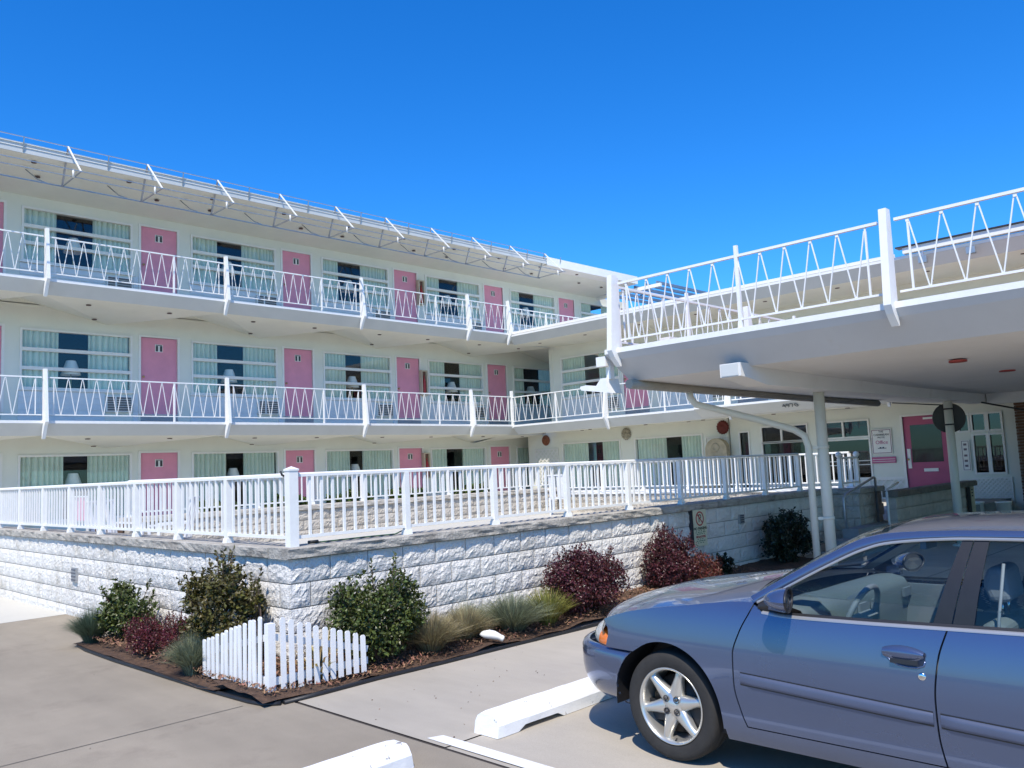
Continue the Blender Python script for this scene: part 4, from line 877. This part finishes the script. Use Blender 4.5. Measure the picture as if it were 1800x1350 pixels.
tuft('short brownish grass clump beside the white garden scoop', (5.42, 6.1), .30, .36, 2000, DRY, 54)
tuft('wide grey green grass clump right of the white garden scoop', (5.98, 6.02), .42, .42, 2800, FES, 55)
tuft('tall grey green grass clump behind the scoop against the wall', (5.65, 6.3), .26, .36, 1200, FES, 58)
tuft('spiky yellow green grass clump left of the wide purple barberry', (6.42, 5.95), .30, .40, 700, YEL, 56, wd=.009, droop=.55)
tuft('yellow strap leaved plant poking out through the picket fence', (3.75, 5.98), .28, .42, 34, leafmat('strap_leaf', (.36,.27,.09), .5, .25, .5), 57, wd=.024, droop=.9, group='strap leaved plants', name='strap_leaf_plant', cat='plant')
sc = thing('garden_scoop', 'white plastic spout shaped ornament lying on the mulch', 'ornament', (5.42, 5.78, .05))
d = Vector((.80, -.60, 0)); b = MB(); o0 = Vector((5.37, 5.84, .13))
b.tube([o0+d*.22*t+Vector((0,0,-.055*t+.02*math.sin(math.pi*t))) for t in (0,.08,.2,.4,.6,.75,.85,.95,1)], [.004,.022,.036,.043,.040,.033,.027,.029,.026], 18); b.build('shell', TRIM, sc)
b = MB(); b.add([o0+d*(.08+.05*math.cos(2*math.pi*k/16))+Vector((.6,.8,0))*.016*math.sin(2*math.pi*k/16)+Vector((0,0,.046-.05*abs(math.sin(2*math.pi*k/16))*.3)) for k in range(16)], [tuple(range(16))]); b.build('hollow_shade_patch', DARK, sc)  # flat dark patch paints the shade of the ornament's hollow
# ------------------------------------------------------------------ blue saloon car (front towards +Y)
def ip(pts, x):
    pts = sorted(pts); 
    if x <= pts[0][0]: return pts[0][1]
    if x >= pts[-1][0]: return pts[-1][1]
    for i in range(len(pts)-1):
        if pts[i][0] <= x <= pts[i+1][0]: break
    x0, y0 = pts[i]; x1, y1 = pts[i+1]; h = x1-x0; t = (x-x0)/h
    def sl(j):
        if j <= 0 or j >= len(pts)-1:
            a, b_ = (0, 1) if j <= 0 else (len(pts)-2, len(pts)-1); return (pts[b_][1]-pts[a][1])/(pts[b_][0]-pts[a][0])
        a = (pts[j][1]-pts[j-1][1])/(pts[j][0]-pts[j-1][0]); c = (pts[j+1][1]-pts[j][1])/(pts[j+1][0]-pts[j][0])
        return 0 if a*c <= 0 else 2*a*c/(a+c)
    m0, m1 = sl(i)*h, sl(i+1)*h
    return y0*(2*t**3-3*t*t+1)+m0*(t**3-2*t*t+t)+y1*(-2*t**3+3*t*t)+m1*(t**3-t*t)
XC = 4.745
PAINT = mat('blue_car_paint', (.098,.130,.218), .24, .02, 2, metal=.64, coat=1.)
TRIMB = mat('car_black_trim', (.018,.017,.018), .45, .1, 20); CARG = glass('car_glass', (.88,.95,.96), ior=1.45); INT = mat('car_interior_grey', (.13,.145,.15), .8, .05, 9, .1, 60); INTD = mat('car_interior_dark', (.16,.175,.19), .7)
RUB = mat('tyre_rubber', (.028,.026,.024), .85, .15, 20, .2, 80); ALU = mat('alloy', (.62,.60,.55), .3, .04, 8, metal=.75); CHR = mat('chrome', (.75,.75,.75), .12, .02, 8, metal=1.)
SATIN = mat('satin_trim', (.36,.36,.37), .38, .02, 8, metal=.5)
MOLD = mat('blue_grey_moulding', (.07,.085,.135), .4, .03, 9)
car = thing('car', 'blue four door saloon car parked nose in at the wheel stop', 'car', (XC, 1.5, 0))
HW = [(3.5,.62),(3.42,.69),(3.3,.748),(3.15,.782),(3.0,.797),(2.79,.808),(2.4,.815),(1.4,.815),(.35,.812),(-.1,.80),(-.4,.765),(-.55,.71),(-.64,.62)]
OFF = [(.15,.075),(.2,.045),(.26,.02),(.35,.004),(.45,0),(.55,.003),(.65,.011),(.75,.025),(.83,.041),(.88,.056),(.93,.08)]
ZT = [(3.42,.635),(3.343,.676),(3.206,.745),(2.993,.806),(2.679,.858),(2.258,.908),(2.1,.90)]
BELT = [(2.2,.858),(2.049,.848),(1.72,.852),(1.316,.862),(1.0,.870),(.4,.885),(0,.90),(-.5,.90)]
S1 = [(.24,2.28),(.353,2.319),(.491,2.351),(.635,2.353),(.755,2.314),(.85,2.262),(.92,2.225)]
S2 = [(.25,1.337),(.289,1.343),(.417,1.361),(.56,1.365),(.733,1.345),(.865,1.303)]
S3 = [(.25,.80),(.35,.76),(.50,.66),(.62,.53),(.75,.44),(.885,.40)]
def side(y, z, s=1): return Vector((XC-s*(ip(HW, y)-ip(OFF, z)), y, z))
ARCH = ((2.79, .297, .352), (.35, .297, .345))
def panel(name, ya, yb, za, zb, s, nu=40, nv=26, m=PAINT, gapw=.0025, hem=.015, arch=True, parent=None, off=0.):
    """skin patch of the body side between y = ya(z) (front) and yb(z) (rear), z = za(y)..zb(y)"""
    V = {}; F = []; P = [[None]*(nv+1) for _ in range(nu+1)]
    for i in range(nu+1):
        for j in range(nv+1):
            v = j/nv; u = i/nu
            ym = (ya(.5)+yb(.5))/2; z = .5
            for _ in range(3):
                yy = ya(z)+(yb(z)-ya(z))*u; z = za(yy)+(zb(yy)-za(yy))*v
            P[i][j] = [ya(z)+(yb(z)-ya(z))*u, z]
    ins = [[False]*(nv+1) for _ in range(nu+1)]; arcv = []
    if arch:
        for i in range(nu+1):
            for j in range(nv+1):
                for (cy, cz, r) in ARCH:
                    if math.hypot(P[i][j][0]-cy, P[i][j][1]-cz) < r: ins[i][j] = (cy, cz, r)
    vid = {}; vs = []
    def gv(i, j):
        if (i, j) in vid: return vid[i, j]
        y, z = P[i][j]
        if ins[i][j]:
            cy, cz, r = ins[i][j]; d = math.hypot(y-cy, z-cz) or 1e-6; y = cy+(y-cy)/d*r; z = cz+(z-cz)/d*r
        p = side(y, z, s); p.x -= s*off; vs.append(p); vid[i, j] = len(vs)-1; return vid[i, j]
    for i in range(nu):
        for j in range(nv):
            q = [(i,j),(i+1,j),(i+1,j+1),(i,j+1)]
            if all(ins[a][b_] for a, b_ in q): continue
            F.append(tuple(gv(a, b_) for a, b_ in q))
    # boundary hem turned inwards
    cnt = {}
    for f in F:
        for k in range(4):
            e = tuple(sorted((f[k], f[(k+1) % 4]))); cnt[e] = cnt.get(e, 0)+1
    hv = {}
    def hh(a):
        if a not in hv: vs.append(Vector((vs[a].x+s*hem, vs[a].y, vs[a].z))); hv[a] = len(vs)-1
        return hv[a]
    for (a, b_), c in list(cnt.items()):
        if c == 1: F.append((a, b_, hh(b_), hh(a)))
    mbx = MB(); mbx.add(vs, F, True); o = mbx.build(name, m, parent or car)
    bm2 = bmesh.new(); bm2.from_mesh(o.data); bmesh.ops.remove_doubles(bm2, verts=bm2.verts, dist=.0006)
    for e in bm2.edges:
        if len(e.link_faces) == 2 and e.calc_face_angle(0) > R(40): e.smooth = False
    bm2.to_mesh(o.data); bm2.free(); return o
GP = .004
# plan curves of nose and tail
BP = [(0,3.66),(.25,3.65),(.45,3.62),(.6,3.545),(.68,3.47),(.735,3.36),(.765,3.24),(.785,3.125),(.797,3.02),(.803,2.93)]
TP = [(0,-.76),(.3,-.745),(.5,-.71),(.62,-.65),(.70,-.55),(.75,-.40),(.785,-.15),(.795,.02)]
def plan_curve(pts, n=44):
    ds = [0]
    for a, c in zip(pts[:-1], pts[1:]): ds.append(ds[-1]+math.hypot(a[0]-c[0], a[1]-c[1]))
    qs = list(zip(ds, [p[0] for p in pts])); yq = list(zip(ds, [p[1] for p in pts])); out = []
    for k in range(n+1):
        t = ds[-1]*k/n; out.append((ip(qs, t), ip(yq, t)))
    return out
def archy(y, z, fwd):
    cy, cz, r = ARCH[0] if fwd > 0 else ARCH[1]; e = math.sqrt(max(0, r*r-(z-cz)**2))
    return max(y, cy+e+.004) if fwd > 0 else min(y, cy-e-.004)
def wrap(name, pts, prof, m, parent, q0=0, q1=9, sgn=1, fwd=1, n=44, both=True):
    """vertical profile [(z, inset)] swept round a plan curve; both halves as one shell"""
    c = plan_curve(pts, n); P = []
    def nrm(k):
        a, b_ = c[max(k-1,0)], c[min(k+1,len(c)-1)]; t = Vector((b_[0]-a[0], b_[1]-a[1])).normalized(); nn = Vector((-t.y, t.x))*(1 if fwd > 0 else -1)
        return nn if k else Vector((0, fwd))
    rows = []
    for k in range(len(c)):
        if not (q0 <= c[k][0] <= q1): continue
        nn = nrm(k); rows.append([(c[k][0]-nn.x*i_, archy(c[k][1]-nn.y*i_, z, fwd), z) for z, i_ in prof])
    mbx = MB()
    if both: mbx.grid([[(XC+r[0], r[1], r[2]) for r in row] for row in rows[::-1][:-1]]+[[(XC-r[0], r[1], r[2]) for r in row] for row in rows])
    else: mbx.grid([[(XC-sgn*r[0], r[1], r[2]) for r in row] for row in rows])
    return mbx.build(name, m, parent)
fb = wrap('front_bumper', BP, [(.22,.16),(.245,.10),(.27,.07),(.30,.045),(.34,.022),(.38,.008),(.43,.001),(.49,0),(.535,.002),(.555,.010),(.566,.026),(.566,.05)], PAINT, car)
wrap('lower_grille', [(a, b_+.004) for a, b_ in BP], [(.30,.05),(.37,.01)], TRIMB, fb, q1=.45)
for s in (1, -1):
    b = MB(); b.box(-.001,.001,0,.0,0,0) if False else None
NP_ = [(0,3.60),(.2,3.592),(.4,3.555),(.55,3.49),(.64,3.415),(.70,3.335),(.735,3.26),(.752,3.19)]
lampprof = [(.568,.012),(.59,.010),(.62,.018),(.65,.040),(.672,.072)]
gr = wrap('grille', NP_, [(.568,.03),(.60,.035),(.64,.05),(.665,.08)], TRIMB, car, q1=.36)
for z in (.585,.61,.635): wrap('grille_bar', NP_, [(z,.02+(z-.585)*.3),(z+.008,.02+(z-.585)*.3),(z+.008,.06)], CHR, gr, q1=.35)
LENS = mat('headlamp_lens', (.55,.53,.46), .12, .05, 9, coat=1.); AMB = mat('amber_lens', (.85,.20,.02), .2, .1, 40, coat=1.)
for s in (1, -1):
    hl = wrap('headlight', NP_, lampprof, LENS, car, q0=.37, sgn=s, both=False)
    wrap('indicator', [(a, b_+.003) for a, b_ in NP_], [(.572,.008),(.59,.006),(.62,.013),(.65,.036),(.664,.056)], AMB, hl, q0=.692, q1=.7525, sgn=s, both=False)
    P_ = '' 
    # fender
    def fa(z): return ip([(.25,3.11),(.56,3.10),(.568,3.225),(.60,3.218),(.65,3.205),(.68,3.21),(.70,3.23),(.8,3.27)], z)
    def fzb(y): return ip(ZT, y)-.004
    panel('fender', lambda z: fa(z), lambda z: ip(S1, z)+GP, lambda y: ip([(2.44,.245),(3.02,.572)], y), fzb, s, 64, 44)
    # front piece between fender and bumper below the lamp is carried by the bumper shell
    fd = panel('front_door', lambda z: ip(S1, z)-GP, lambda z: ip(S2, z)+GP, lambda y: .285, lambda y: ip(BELT, y) if y < 2.19 else ip([(2.19,ip(BELT,2.19)),(2.26,.905)], y), s, 44, 26, arch=False)
    rd = panel('rear_door', lambda z: ip(S2, z)-GP, lambda z: ip(S3, z)+GP, lambda y: .285, lambda y: ip(BELT, y), s, 40, 30)
    panel('rear_quarter', lambda z: ip(S3, z)-GP, lambda z: -.42, lambda y: .25 if y > .35 else .45, lambda y: ip([(.5,.884),(0,.90),(-.42,.915)], y), s, 50, 34)
    panel('sill', lambda z: 2.43, lambda z: .72, lambda y: .19, lambda y: .279, s, 30, 6, arch=False)
    # mouldings
    def mould(nm, y0, y1, par, zc0, zc1):
        P = []
        for i in range(13):
            y = y0+(y1-y0)*i/12; z = zc0+(zc1-zc0)*i/12; e = .012 if 0 < i < 12 else .002
            P.append([side(y, z+dz, s)+Vector((-s*o_, 0, 0)) for dz, o_ in ((-.027,.0),(-.024,e),(-.01,e*1.25),(.01,e*1.25),(.024,e),(.027,.0))])
        mo_ = MB().grid(P).build(nm, MOLD, par)
        for e_ in (.0295, -.0295): MB().grid([[side(y0+(y1-y0)*i/12, zc0+(zc1-zc0)*i/12+e_+d_, s)+Vector((-s*.0015, 0, 0)) for d_ in (-.0028, .0028)] for i in range(13)]).build('moulding_seal', TRIMB, mo_)
    mould('moulding', 2.312, 1.378, fd, .524, .482); mould('moulding', 1.348, .78, rd, .480, .458)
    # handle
    for par, y0 in ((fd, 1.49), (rd, .60)):
        b = MB(); c = side(y0, .738, s); P = []
        for i in range(13):
            a = i/12; y = y0+.09-.18*a; hgt = .030*(math.sin(math.pi*(.12+.82*a))**.6); pz = .745
            P.append([side(y, pz-hgt*1.2, s)+Vector((-s*.002,0,0)), side(y, pz-hgt*.5, s)+Vector((-s*.014,0,0)), side(y, pz+hgt*.3, s)+Vector((-s*.022,0,0)), side(y, pz+hgt, s)+Vector((-s*.012,0,0)), side(y, pz+hgt*1.1, s)+Vector((-s*.001,0,0))])
        o = MB().grid(P).build('door_handle', PAINT, par)
        bw_ = [(y0+.088, .742), (y0+.075, .722), (y0+.05, .703), (y0+.02, .692), (y0-.02, .688), (y0-.06, .690), (y0-.085, .700), (y0-.092, .722)]
        MB().tube([side(a_, c_, s)+Vector((-s*.001, 0, 0)) for a_, c_ in bw_], .0045, 6).build('bowl_rim', PAINT, o)
        MB().grid([[side(a_, c_+(.745-c_)*t, s)+Vector((-s*(.0012+.002*t), 0, 0)) for t in (0, .5, 1)] for a_, c_ in bw_]).build('bowl_shade_patch', mat('blue_shadow_paint', (.03,.04,.07), .4, metal=.5), o)  # dark patch laid on the door skin, painting the shade inside the bowl
        P = [[side(y0+.055-.12*i/8, .722-dz, s)+Vector((-s*.0165,0,0)) for dz in (0,.012,.02)] for i in range(9)]; MB().grid(P).build('handle_shade_strip', TRIMB, o)  # raised black strip painted for the shaded recess under the grip
        c = side(y0-.075, .655, s); MB().lathe([(.001,-.006),(.012,-.006),(.017,-.003),(.018,.004)] if s > 0 else [(.001,.006),(.012,.006),(.017,.003),(.018,-.004)], (c.x, c.y, c.z), ax='x', n=16).build('lock', CHR, par)
# hood
P = []
for i in range(25):
    q = -1+2*i/24; row = []
    for j in range(29):
        v = j/28; qq = q*(.600+.105*min(1, v*2.2)**.6*1.0) if False else None
        yf = 3.275+.255*(1-abs(q)**2.6); yc = 2.235+.16*(1-q*q); y = yf+(yc-yf)*v
        ze = ip(ZT, 3.31+(2.235-3.31)*v); qe = ip(HW, 3.31+(2.235-3.31)*v)-ip(OFF, ze)
        x = q*qe; z = ze+.048*(1-abs(q)**2.2)*(.45+.55*min(1, v*2.5))-.004*abs(q)**8
        row.append((XC-x, y, z-.045*max(0, 1-v*14)**2))
    P.append(row)
MB().grid(P).build('hood', PAINT, car)
P = [[(XC-q*.74, 2.26+.16*(1-q*q)-.15*v, .905+.035*(1-q*q)-.015*v) for v in (0, .5, 1)] for q in [k/10-1 for k in range(21)]]
MB().grid(P).build('cowl', TRIMB, car)
# greenhouse edges: (y, z, half width)
E_ = [(2.215,.905,.757),(2.10,.968,.725),(1.905,1.077,.682),(1.70,1.178,.645),(1.59,1.212,.634),(1.376,1.236,.627),(1.23,1.243,.624),(.95,1.245,.624),(.62,1.232,.627),(.38,1.195,.636),(.16,1.11,.655),(-.02,1.0,.684),(-.14,.905,.712)]
U_ = [(2.27,.928,.735),(2.115,1.018,.700),(1.90,1.138,.652),(1.69,1.238,.612),(1.56,1.264,.600),(1.376,1.276,.594),(1.23,1.281,.592),(.95,1.283,.592),(.62,1.27,.594),(.36,1.235,.602),(.06,1.15,.615),(-.15,1.03,.64),(-.30,.925,.67)]
def crv(C, n=60):
    k = list(range(len(C))); out = []
    for i in range(n+1):
        t = (len(C)-1)*i/n; out.append(Vector((ip(list(zip(k, [c[2] for c in C])), t), ip(list(zip(k, [c[0] for c in C])), t), ip(list(zip(k, [c[1] for c in C])), t))))
    return out
Ec, Uc = crv(E_), crv(U_)
def at_y(c, y):
    for a, b_ in zip(c[:-1], c[1:]):
        if b_.y <= y <= a.y: t = (a.y-y)/((a.y-b_.y) or 1e-6); return a.lerp(b_, t)
    return c[-1]
def XS(v, s): return (XC-s*v.x, v.y, v.z)
for s in (1, -1):
    P = []
    for e, u in zip(Ec, Uc):
        m1 = e.lerp(u, .45)+Vector((.012,0,.004)); m2 = e.lerp(u, .8)+Vector((.006,0,.008)); P.append([XS(e-Vector((.02,0,0)), s), XS(e, s), XS(m1, s), XS(m2, s), XS(u, s), XS(u-Vector((.03,0,-.004)), s)])
    MB().grid(P).build('roof_rail', PAINT, car)
    P = [[XS(e+Vector((.004,0,-.004)), s), XS(e+Vector((.007,0,.004)), s), XS(e+Vector((.003,0,.009)), s)] for e in Ec]; MB().grid(P).build('window_trim', SATIN, car)
    P = [[XS(Vector((ip(HW,y)-ip(OFF,ip(BELT,y))+.004, y, ip(BELT,y)-.004)), s), XS(Vector((ip(HW,y)-ip(OFF,ip(BELT,y))+.003, y, ip(BELT,y)+.005)), s), XS(Vector((ip(HW,y)-ip(OFF,ip(BELT,y))-.012, y, ip(BELT,y)+.010)), s)] for y in [2.19-k*.05 for k in range(46)]]
    MB().grid(P).build('belt_trim', SATIN, car)
    P = [[XS(Vector((ip(HW,y)-ip(OFF,ip(BELT,y))-.012, y, ip(BELT,y)+.009)), s), XS(Vector((ip(HW,y)-ip(OFF,ip(BELT,y))-.02, y, ip(BELT,y)+.022)), s)] for y in [2.19-k*.05 for k in range(46)]]; MB().grid(P).build('window_seal', TRIMB, car)
    def ruled(y0b, y1b, y0t, y1t, n=24, inset=.012, nz=8):
        P = []
        for i in range(n+1):
            yb = y0b+(y1b-y0b)*i/n; yt = y0t+(y1t-y0t)*i/n; zb = ip(BELT, yb); B = Vector((ip(HW,yb)-ip(OFF,zb)-.018, yb, zb)); T = at_y(Ec, yt); row = []
            for j in range(nz+1):
                v = j/nz; p = B.lerp(T, v); p.x += .022*math.sin(math.pi*v)-inset; row.append(XS(p, s))
            P.append(row)
        return MB().grid(P)
    ruled(2.12, 1.372, 2.12, 1.245).build('front_door_glass', CARG, car); ruled(1.215, .44, 1.15, .52).build('rear_door_glass', CARG, car)
    ruled(1.375, 1.298, 1.25, 1.205, 4, .004).build('pillar_trim', TRIMB, car); ruled(1.292, 1.205, 1.199, 1.14, 4, .004).build('pillar_trim', TRIMB, car)
    ruled(.45, -.12, .53, -.12, 10, .006).build('rear_pillar', PAINT, car); ruled(2.21, 2.085, 2.21, 2.085, 4, .006).build('mirror_sail', TRIMB, car)
    # door mirror
    mr = thing('tmp', 'x', 'x') if False else None
    P = []
    for i in range(17):
        a = i/16; row = []
        for k in range(17):
            t = 2*math.pi*k/16; rx = .105*(math.sin(math.pi*min(1, .06+.94*a)*.5)**.5); rz = .058*(math.sin(math.pi*min(1, .05+.95*a)*.5)**.5)
            row.append((XC-s*(.865+rx*math.cos(t)*.95), 2.135-.115*a, .945+rz*math.sin(t)+.004))
        P.append(row)
    mo = MB().grid(P).build('door_mirror', PAINT, car, recalc=False)
    b = MB(); vs = [(XC-s*.865, 2.032, .949)]+[(XC-s*(.865+.092*math.cos(2*math.pi*k/24)), 2.03, .949+.05*math.sin(2*math.pi*k/24)) for k in range(24)]; b.add(vs, [(0, k+1, (k+1) % 24+1) for k in range(24)]); b.build('mirror_glass', mat('mirror_glass', (.06,.065,.07), .05, .02, 5), mo)  # dark glass colour paints in a dark reflection
    b = MB(); b.tube([(XC-s*(.865+.100*math.cos(2*math.pi*k/24)), 2.022, .949+.055*math.sin(2*math.pi*k/24)) for k in range(25)], .007, 6, cap=False); b.build('mirror_rim', TRIMB, mo)
    b = MB(); b.prism([(2.135,.885),(2.05,.875),(2.05,.93),(2.12,.95)], XC-s*.745, XC-s*.80); b.build('mirror_arm', PAINT, mo)
    for ob in [mo]+[c_ for c_ in mo.children if not c_.name.startswith('mirror_arm')]:
        pv = Vector((XC-s*.77, 2.06, 0)); rm = Matrix.Rotation(R(17)*s, 3, 'Z')
        for v in ob.data.vertices: v.co = pv+rm @ (v.co-pv)
# roof, windscreen, rear screen, boot
def span(Ca, y0, y1, crown, fore, n=24, nq=20, inset=.03):
    P = []
    for i in range(n+1):
        e = at_y(Ca, y0+(y1-y0)*i/n); row = []
        for k in range(nq+1):
            q = -1+2*k/nq; w_ = 1-abs(q)**2.3; row.append((XC-q*(e.x-inset), e.y+fore*w_, e.z+.004+crown*w_))
        P.append(row)
    return MB().grid(P)
span(Uc, 1.60, .22, .034, .0, inset=.028).build('roof', PAINT, car)
span(Uc, 2.27, 1.62, .012, .10, inset=.02).build('windscreen', CARG, car); span(Uc, .20, -.30, .02, -.06, inset=.03).build('rear_screen', CARG, car)
P = [[(XC-q*(ip(HW,y)-ip(OFF,.91)+.0), y, .912+.03*(1-abs(q)**2.5)) for y in (-.28,-.35,-.45,-.55,-.60)] for q in [k/10-1 for k in range(21)]]; MB().grid(P).build('boot_lid', PAINT, car)
wrap('rear_bumper', TP, [(.22,.12),(.27,.05),(.35,.01),(.45,0),(.53,.005),(.56,.03),(.57,.04),(.7,.06),(.82,.08),(.90,.12),(.915,.16)], PAINT, car, fwd=-1)
for s in (1, -1): wrap('tail_lamp', [(a, b_-.004) for a, b_ in TP], [(.66,.052),(.70,.058),(.82,.078)], mat('red_lens', (.4,.02,.02), .15, coat=1.), car, q0=.42, q1=.75, sgn=s, both=False, fwd=-1)
# underbody, wheel wells
b = MB(); b.box(XC-.70,XC+.70,3.05 if False else -.55,3.1,.19,.30); b.box(XC-.52,XC+.52,2.3,3.2,.3,.68); b.box(XC-.5,XC+.5,-.55,.1,.3,.8); b.build('underbody', TRIMB, car)
for (cy, cz, r) in ARCH:
    for s in (1, -1):
        P = []
        for k in range(25):
            t = R(-6)+R(195)*k/24; P.append([(XC-s*.785, cy+(r+.004)*math.cos(t), cz+(r+.004)*math.sin(t)), (XC-s*.52, cy+(r+.004)*math.cos(t), cz+(r+.004)*math.sin(t))])
        MB().grid(P).build('wheel_arch_liner', TRIMB, car)
        b = MB(); b.add([(XC-s*.525, cy, cz)]+[(XC-s*.525, cy+r*math.cos(R(-6)+R(195)*k/24), cz+r*math.sin(R(-6)+R(195)*k/24)) for k in range(25)], [(0,k+1,k+2) for k in range(24)]); b.build('wheel_arch_back', TRIMB, car)
# wheels
def wheel_meshes():
    M_ = {}
    b = MB(); b.lathe([(.203,.0),(.212,-.004),(.225,-.010),(.262,-.014),(.282,-.006),(.291,.008),(.2955,.03),(.297,.06),(.297,.062),(.290,.064),(.290,.070),(.297,.072),(.297,.118),(.290,.120),(.290,.126),(.297,.128),(.2955,.16),(.285,.185),(.25,.195),(.205,.19)], ax='x', n=64); M_['tyre'] = b.mesh('tyre', RUB)
    b = MB(); b.lathe([(.205,-.002),(.208,-.008),(.203,-.011),(.197,-.006),(.190,.006),(.186,.03),(.180,.10),(.185,.18)], ax='x', n=64); M_['rim'] = b.mesh('rim', ALU)
    b = MB(); b.lathe([(.001,.070),(.155,.070),(.155,.085),(.001,.085)], ax='x', n=40); M_['disc'] = b.mesh('brake_disc', mat('brake_disc', (.035,.03,.027), .5, .2, 20, metal=.5))
    b = MB(); b.lathe([(.001,.004),(.03,.004),(.034,.008),(.058,.010),(.070,.020),(.072,.06)], ax='x', n=36); M_['hub'] = b.mesh('hub', ALU)
    b = MB(); sec = []
    for r_, hwid, x, dp in ((.045,.042,.008,.05),(.07,.042,.006,.05),(.10,.035,.004,.05),(.14,.027,.003,.046),(.17,.024,.004,.04),(.192,.028,.008,.035)):
        sec.append([(x+dp,-hwid,r_),(x+.018,-hwid,r_),(x+.004,-hwid*.55,r_),(x,0,r_),(x+.004,hwid*.55,r_),(x+.018,hwid,r_),(x+dp,hwid,r_)])
    b.grid(sec, True); M_['spoke'] = b.mesh('spoke', ALU)
    b = MB(); b.lathe([(.001,-.001),(.008,-.001),(.0095,.003),(.0095,.016)], ax='x', n=6); b.lathe([(.019,.003),(.015,.0035),(.0145,.02)], ax='x', n=14); M_['nut'] = b.mesh('lug_nut', mat('nut_dark', (.10,.09,.085), .4, metal=.6)); return M_
WM = wheel_meshes()
for (cy, nm, turn) in ((2.79, 'front', 0), (.35, 'rear', 0)):
    for s in (1, -1):
        loc = (XC-s*.757, cy, .297); rot = (R(17), 0, 0) if s > 0 else (R(17), 0, R(180))
        wo = link('wheel', WM['tyre'], car, loc, rot=rot)
        link('rim', WM['rim'], wo, loc, rot=rot); link('brake_disc', WM['disc'], wo, loc, rot=rot); link('hub', WM['hub'], wo, loc, rot=rot)
        for k in range(6): link('spoke', WM['spoke'], wo, loc, rot=(rot[0]+R(60*k), 0, rot[2]))
        for k in range(4):
            a = R(45+90*k); p = Vector(loc)+Matrix.Rotation(rot[2], 3, 'Z') @ Vector((0, .047*math.cos(a), .047*math.sin(a))); link('lug_nut', WM['nut'], wo, tuple(p), rot=(0,0,rot[2]))
        link('valve', cached('valve', lambda: MB().tube([(-.004,0,-.183),(.012,0,-.178)], .005, 6).mesh('valve', TRIMB)), wo, loc, rot=(R(-6),0,rot[2]))
# interior
P = []
for i in range(21):
    x = XC-.70+1.40*i/20; hum = .035*math.exp(-((x-(XC-.36))/.2)**2); P.append([(x,2.26,.86),(x,2.16,.888+hum*.4),(x,2.08,.890+hum*.8),(x,2.01,.872+hum*.8),(x,1.985,.83),(x,2.0,.70),(x,2.02,.56)])
ds = MB().grid(P).build('dashboard', INT, car)
for x in (XC-.08, XC+.10, XC+.58): MB().box(x,x+.11,1.968,1.984,.77,.82).build('air_vent', INTD, ds)
MB().box(XC-.12,XC+.16,1.1,1.90,.30,.56).build('console', INTD, car)
sw = Vector((XC-.37, 1.85, .80)); b = MB(); ax1 = Vector((1,0,0)); ax2 = Vector((0,-.38,.92)).normalized()
b.tube([sw+(ax1*math.cos(t*math.pi/16)+ax2*math.sin(t*math.pi/16))*.178 for t in range(33)], .015, 8, cap=False); st_ = b.build('steering_wheel', INTD, car)
b = MB(); b.beam(sw-ax1*.165, sw+ax1*.165, .03, .05, (0,-.92,-.38)); b.lathe([(.001,.03),(.06,.025),(.075,0)], tuple(sw+Vector((0,.01,-.02))), n=16); b.tube([sw, sw+Vector((0,.2,-.10))], .03, 8); b.build('steering_column', INTD, st_)
def seat(xc, yb):
    b = MB(); b.prism([(yb+.52,.38),(yb+.52,.52),(yb+.42,.56),(yb+.05,.50),(yb-.04,.50),(yb-.16,.86),(yb-.21,.885),(yb-.27,.86),(yb-.16,.38)], xc-.23, xc+.23)
    o = b.build('seat', INT, car); bv = o.modifiers.new('b', 'BEVEL'); bv.width = .035; bv.segments = 3
    h = MB(); h.prism([(yb-.18,.945),(yb-.15,1.03),(yb-.18,1.11),(yb-.25,1.11),(yb-.27,.955)], xc-.13, xc+.13); ho_ = h.build('headrest', INTD, o); bv = ho_.modifiers.new('b', 'BEVEL'); bv.width = .03; bv.segments = 3
    MB().tube([(xc-.05,yb-.21,.85),(xc-.05,yb-.21,.97)], .006, 6).build('headrest_post', CHR, o); MB().tube([(xc+.05,yb-.21,.85),(xc+.05,yb-.21,.97)], .006, 6).build('headrest_post', CHR, o)
seat(XC-.37, 1.38); seat(XC+.37, 1.38)
b = MB(); b.prism([(.62,.36),(.62,.52),(.2,.50),(.08,.95),(-.05,.95),(.05,.36)], XC-.62, XC+.62); b.build('rear_seat', INT, car)
b = MB(); b.box(XC-.7,XC+.7,-.2,2.3,.30,.33); b.box(XC-.66,XC+.66,-.32,-.05,.88,.90); b.build('floor', INTD, car)
for s in (1, -1):
    b = MB(); b.box(min(XC-s*.70,XC-s*.73),max(XC-s*.70,XC-s*.73),-.05,2.2,.32,.835); b.build('door_card', INTD, car)
    P = [[XS(e-Vector((.03,0,0)), s), XS(e.lerp(u, .9)-Vector((.05,0,.012)), s)] for e, u in zip(Ec[:30], Uc[:30])]; MB().grid(P).build('pillar_lining', INT, car)
span(Uc, 1.58, .24, .02, .0, inset=.05).build('headlining', INT, car)
for o in list(COL.objects):
    if o.name.startswith('headlining'):
        for v in o.data.vertices: v.co.z -= .028
MB().tube([(XC-.40,2.30,.945),(XC-.10,2.32,.965),(XC+.25,2.27,.965)], .008, 6).build('wiper', TRIMB, car); MB().tube([(XC+.05,2.36,.955),(XC+.40,2.30,.955),(XC+.62,2.24,.945)], .008, 6).build('wiper', TRIMB, car)
b = MB(); b.box(XC-.06,XC+.10,1.60,1.63,1.13,1.19); b.build('rear_view_mirror', INTD, car)
MB().tube([(XC-.655,1.16,.6),(XC-.64,1.13,.9),(XC-.60,1.10,1.14)], .007, 6).build('seat_belt', mat('belt_grey', (.25,.26,.27), .7), car)
